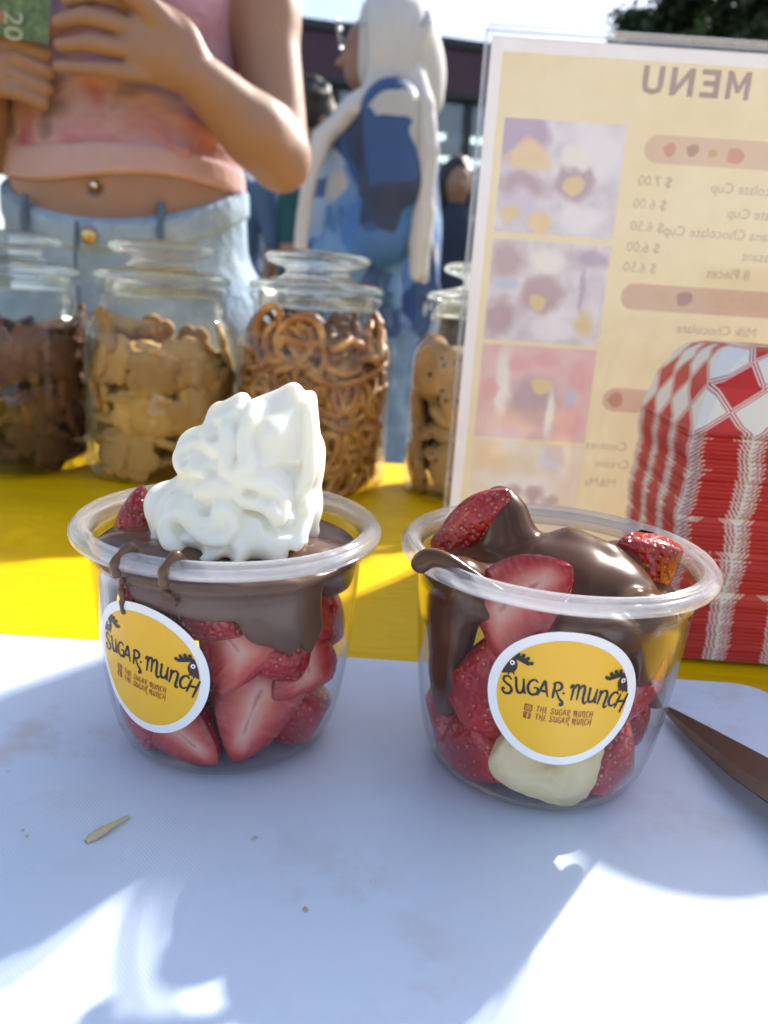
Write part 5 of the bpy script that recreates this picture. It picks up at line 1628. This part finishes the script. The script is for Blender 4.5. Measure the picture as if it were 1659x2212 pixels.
    me = bpy.data.meshes.new_from_object(to.evaluated_get(bpy.context.evaluated_depsgraph_get())); bpy.data.objects.remove(to)
    o = link('numeral', me, simple('note_pale_print', (0.50, 0.55, 0.42), 0.5), N, smooth=False)
    o.rotation_euler = Euler((R(90), R(90), 0), 'XYZ'); o.location = (-.016, -.0034, -.014)
girl()

def hijab_woman():
    W = thing('person', 'person in a cream headscarf and blue patterned shirt, seen from the side', 'person', (-0.06, 2.02, GZ))
    off = Vector((0.06, -2.02, -GZ))
    def put(o): o.location = off; return o
    f = Field((-.32, 1.80, GZ + .002), (.20, 2.24, .84), 0.010)
    f.ell((-.095, 1.995, .672), (.068, .062, .092), .01)
    f.cone((-.160, 1.99, .672), (-.172, 1.99, .655), .007, .012, .01)          # nose
    f.cone((-.150, 1.975, .625), (-.150, 2.005, .625), .008, .008, .008)
    f.cone((-.06, 2.01, .62), (-.06, 2.02, .52), .055, .06, .02)
    f.ell((-.065, 2.03, .40), (.105, .14, .20), .04)
    f.ell((-.06, 2.03, .10), (.11, .15, .14), .04)
    for s in (-1, 1):
        f.chain([(-.06, 2.03 + s * .08, .05), (-.05, 2.03 + s * .085, -.33), (-.045, 2.03 + s * .09, -.70)], [.09, .06, .042], .03)
        f.chain([(-.03, 2.03 + s * .09, -.735), (-.16, 2.03 + s * .10, -.745)], [.038, .028], .02)
        f.chain([(-.045, 2.03 + s * .165, .52), (-.055, 2.03 + s * .185, .30), (-.17, 2.03 + s * .15, .22), (-.235, 2.03 + s * .12, .24)], [.045, .036, .030, .024], .015)
    for q in range(4): f.chain([(-.235, 1.915 + q * .004, .245 - q * .014), (-.285, 1.925, .245 - q * .016)], [.010, .008], .004)
    put(link('body', f.mesh('body', 1), SKIN_B, W))
    # shirt
    f = Field((-.30, 1.76, -.05), (.22, 2.28, .64), 0.0085)
    f.ell((-.072, 2.03, .46), (.148, .170, .145), .05)
    f.ell((-.074, 2.03, .30), (.155, .160, .20), .05)
    f.cone((-.065, 2.03, .30), (-.045, 2.03, .07), .148, .155, .06)
    for s in (-1, 1):
        f.chain([(-.040, 2.03 + s * .150, .535), (-.030, 2.03 + s * .185, .38), (-.045, 2.03 + s * .190, .27)], [.072, .066, .062], .03)
        f.chain([(-.045, 2.03 + s * .190, .28), (-.11, 2.03 + s * .17, .23), (-.185, 2.03 + s * .14, .225)], [.064, .055, .046], .02)
    rg = random.Random(2)
    for i in range(9):
        x0 = -.17 + .028 * i; f.chain([(x0, 1.83 - .0, .33), (x0 + .03 * math.sin(i), 1.845, .16), (x0 + .02, 1.86, .02)], [.008, .012, .012], .02)
    f.clip(lambda x, y, z: (.028 + .03 * np.sin(9 * x + 1) + 0 * y) - z)
    t = NT('blue_patterned_cloth')
    nz_ = t.n('TexNoise'); nz_.inputs['Scale'].default_value = 6.0; nz_.inputs['Detail'].default_value = 1.5; t.l(t.coord(), nz_.inputs['Vector'])
    dv = t.n('VectorMath', operation='MULTIPLY_ADD'); t.l(nz_.outputs['Color'], dv.inputs[0]); dv.inputs[1].default_value = (.20, .20, .20); t.l(t.coord('Object', (1.0, 1.0, 0.7)), dv.inputs[2])
    vo = t.n('TexVoronoi'); vo.inputs['Scale'].default_value = 13.0; t.l(dv.outputs[0], vo.inputs['Vector'])
    sx = t.n('SeparateXYZ'); t.l(vo.outputs['Color'], sx.inputs[0])
    c = t.ramp(sx.outputs[0], [(0.0, (0.035, 0.085, 0.22)), (0.24, (0.06, 0.17, 0.40)), (0.48, (0.14, 0.28, 0.50)), (0.64, (0.36, 0.46, 0.58)), (0.73, (0.50, 0.48, 0.44)), (0.84, (0.03, 0.045, 0.09))], 'CONSTANT')
    m = t.done(t.bsdf(c, 0.6, t.bump(t.noise(22, 4), 0.4, 0.01)))
    put(link('shirt', f.mesh('shirt', 2), m, W))
    # headscarf
    f = Field((-.32, 1.74, .10), (.14, 2.20, .84), 0.0065)
    f.ell((-.052, 2.00, .690), (.106, .108, .122), .02)
    f.ell((.005, 2.01, .640), (.072, .085, .092), .03)
    f.chain([(-.035, 1.99, .70), (.035, 1.985, .585)], [.085, .036], .03)
    f.ell((-.150, 1.985, .690), (.052, .058, .082), .015, cut=True)             # face opening
    f.chain([(-.040, 1.93, .60), (-.125, 1.905, .545), (-.190, 1.89, .480)], [.044, .028, .018], .015)
    f.chain([(-.050, 2.08, .60), (-.130, 2.05, .545), (-.185, 1.95, .480)], [.055, .050, .040], .03)
    for dx in (0, .014): f.chain([(-.200 + dx, 1.885, .480), (-.226 + dx, 1.86 + dx * .4, .38), (-.236 + dx, 1.855 + dx * .3, .27), (-.238 + dx, 1.85, .14)], [.018, .011, .0105, .012], .004)
    f.chain([(-.005, 1.925, .62), (.030, 1.860, .555), (.045, 1.825, .46), (.040, 1.815, .36), (.040, 1.81, .30)], [.030, .017, .012, .012, .011], .008)
    for dx in (-.013, .013): f.chain([(.000 + dx * .4, 1.915, .62), (.030 + dx * .7, 1.866, .555), (.045 + dx, 1.832, .46), (.040 + dx, 1.822, .37), (.040 + dx * 1.1, 1.818, .29 + abs(dx))], [.024, .014, .011, .011, .010], .005)
    f.chain([(.045, 1.825, .33), (.040, 1.82, .27), (.042, 1.815, .20)], [.026, .026, .022], .012)
    for i in range(6):
        x0 = -.105 + .026 * i
        zt_ = .69 + .118 * math.sqrt(max(0, 1 - ((x0 + .052) / .106) ** 2))
        Pp = catmull([(x0, 1.965 - .0 * i, zt_ - .004), (x0 + .004, 1.905, .725), (x0 * .75 - .015, 1.893, .66), (x0 * .45 - .05, 1.893, .595), (x0 * .4 - .10, 1.872, .53)], 4)
        f.chain(Pp, [.004 + .004 * math.sin(PI * j / (len(Pp) - 1)) for j in range(len(Pp))], .009)
    t = NT('cream_scarf_cloth')
    st = t.noise(13, 4, 0.5, t.coord('Object', (1.4, 1.4, 0.8)), 0.5)
    c = t.mix(st, (0.56, 0.545, 0.51), (0.68, 0.66, 0.62))
    m = t.done(t.bsdf(c, 0.75, t.bump(st, 0.35, 0.008)))
    put(link('headscarf', f.mesh('headscarf', 2), m, W))
    f = Field((-.30, 1.84, GZ + .03), (.20, 2.22, .16), 0.010)
    f.ell((-.06, 2.03, .06), (.125, .155, .14), .04)
    for s in (-1, 1):
        f.chain([(-.045, 2.03 + s * .075, .05), (-.03, 2.03 + s * .08, -.33), (-.03, 2.03 + s * .085, -.71)], [.105, .085, .080], .03)
    put(link('jeans', f.mesh('jeans', 1), DENIM_M, W))
    fr = simple('spectacle_frame', (0.55, 0.55, 0.58), 0.25, 0.1, 80, Metallic=1.0)
    gl = thing('spectacles', 'thin rimmed spectacles on the face of the person in the headscarf', 'spectacles', (-.172, 1.965, .708))
    for s in (-1, 1):
        P = [(0.0, .031 * s + .024 * math.cos(a), .022 * math.sin(a)) for a in [2 * PI * i / 20 for i in range(20)]]
        v, q = tube(P, .0022, 6, True); link('lens_rim', mesh('lens_rim', v, q), fr, gl)
        lens = lathe('lens', [(0, .0008), (.0225, .0004), (.0225, -.0004), (0, -.0008)], 20)
        o = link('lens', lens, clear_plastic('spectacle_lens', (.95, .96, .97), .05, .03, .12, .8), gl); o.rotation_euler = (0, R(90), 0); o.location = (0, .031 * s, 0); 
        v, q = tube([(0, .056 * s, .006), (.05, .060 * s, .006), (.10, .058 * s, -.004)], .002, 6); link('temple', mesh('temple', v, q), fr, gl)
hijab_woman()

def bystander(label, x, y, face, hgt, shirt, pants, hair, longhair, skin=SKIN_B, sleeve=True):
    P = thing('person', label, 'person', (x, y, GZ), None, (0, 0, face))
    S = hgt / 1.7
    h = 0.0125
    def sc(p): return tuple(q * S for q in p)
    f = Field(sc((-.34, -.24, 0.002)), sc((.34, .22, 1.76)), h)
    def C(pts, rad, k): f.chain([sc(p) for p in pts], [r * S for r in rad], k)
    def E(c, r, k=.03, **kw): f.ell(sc(c), sc(r), k, **kw)
    def limbs(e=0.0, top=True, low=True):
        for s in (-1, 1):
            if low: C([(s * .09, 0, .88), (s * .095, -.01, .48), (s * .10, .02, .09)], [.095 + e, .06 + e, .042 + e], .03)
            if top: C([(s * .19, 0, 1.39), (s * .245, 0, 1.13)], [.052 + e, .042 + e], .02)
    E((0, 0, .95), (.165, .115, .14)); E((0, 0, 1.15), (.145, .10, .20)); E((0, 0, 1.30), (.165, .105, .16)); limbs()
    for s in (-1, 1):
        C([(s * .245, 0, 1.13), (s * .235, -.05, .89), (s * .232, -.07, .82)], [.041, .027, .030], .015)
        for q in range(4): C([(s * .232, -.05 - .014 * q, .81), (s * .225, -.055 - .014 * q, .725 + .006 * q)], [.010, .008], .006)
        C([(s * .228, -.10, .83), (s * .215, -.115, .775)], [.012, .009], .006)
        C([(s * .10, .03, .05), (s * .115, -.10, .035)], [.045, .03], .02)
    C([(0, .01, 1.40), (0, -.01, 1.52)], [.06, .052], .02)
    E((0, -.015, 1.595), (.074, .090, .113), .02); C([(0, -.10, 1.60), (0, -.118, 1.572)], [.008, .014], .01)
    for s in (-1, 1):
        E((s * .03, -.098, 1.608), (.016, .012, .010), .004, cut=True); E((s * .075, -.005, 1.59), (.010, .018, .026), .008)
    C([(-.02, -.103, 1.535), (.02, -.103, 1.535)], [.006, .006], .004)
    link('body', f.mesh('body', 1), skin, P)
    f = Field(sc((-.36, -.2, .80)), sc((.36, .2, 1.5)), h)
    E((0, 0, .98), (.172, .125, .15)); E((0, 0, 1.15), (.158, .113, .20)); E((0, 0, 1.30), (.178, .118, .165))
    for s in (-1, 1): C([(s * .19, 0, 1.39), (s * .248, 0, 1.15)], [.064, .056], .02)
    C([(0, 0, 1.40), (0, 0, 1.46)], [.09, .07], .03)
    f.clip(lambda x_, y_, z_: .85 * S - z_ + 0 * x_ + 0 * y_)
    link('shirt', f.mesh('shirt', 1), shirt, P)
    f = Field(sc((-.3, -.2, .05)), sc((.3, .2, 1.02)), h)
    E((0, 0, .92), (.172, .122, .12)); limbs(.014, False)
    link('trousers', f.mesh('trousers', 1), pants, P)
    f = Field(sc((-.2, -.2, 1.1)), sc((.2, .26, 1.80)), h * .8)
    E((0, .012, 1.625), (.088, .100, .105), .02)
    rg = random.Random(int(x * 100))
    for i in range(40):
        a, b = rg.uniform(0, 6.28), rg.uniform(.1, 1.4)
        E((.082 * math.cos(a) * math.sin(b), .015 + .09 * math.sin(a) * math.sin(b), 1.635 + .095 * math.cos(b)), (.022, .022, .020), .012)
    if longhair:
        for s in (-1, 1): C([(s * .075, .02, 1.62), (s * .10, .03, 1.45), (s * .105, -.02, 1.25)], [.045, .05, .03], .03)
        C([(0, .07, 1.6), (0, .09, 1.3)], [.07, .06], .03)
    E((0, -.10, 1.575), (.062, .062, .085), .02, cut=True)
    link('hair', f.mesh('hair', 1), hair, P)
    return P
teal = simple('teal_cloth', (0.012, 0.085, 0.085), 0.8, 0.2, 20); black = simple('black_cloth', (0.012, 0.012, 0.016), 0.8, 0.3, 20)
navy = simple('navy_cloth', (0.02, 0.03, 0.06), 0.8, 0.3, 20); slate = simple('slate_blue_cloth', (0.10, 0.16, 0.26), 0.8, 0.2, 20)
bystander('person with short dark hair and a teal shirt behind the raised elbow', -0.400, 3.5, R(120), 1.71, teal, black, M_HAIR, False)
bystander('person with long black hair in dark clothes beside the menu', 0.285, 4.6, R(8), 1.64, navy, black, M_BLKH, True)
bystander('person in a slate blue shirt glimpsed behind the jeans', -0.80, 3.9, R(-30), 1.66, slate, navy, M_HAIR, False)
bystander('person in black standing between the teal and slate shirts', -0.70, 4.9, R(200), 1.74, black, black, M_BLKH, False)
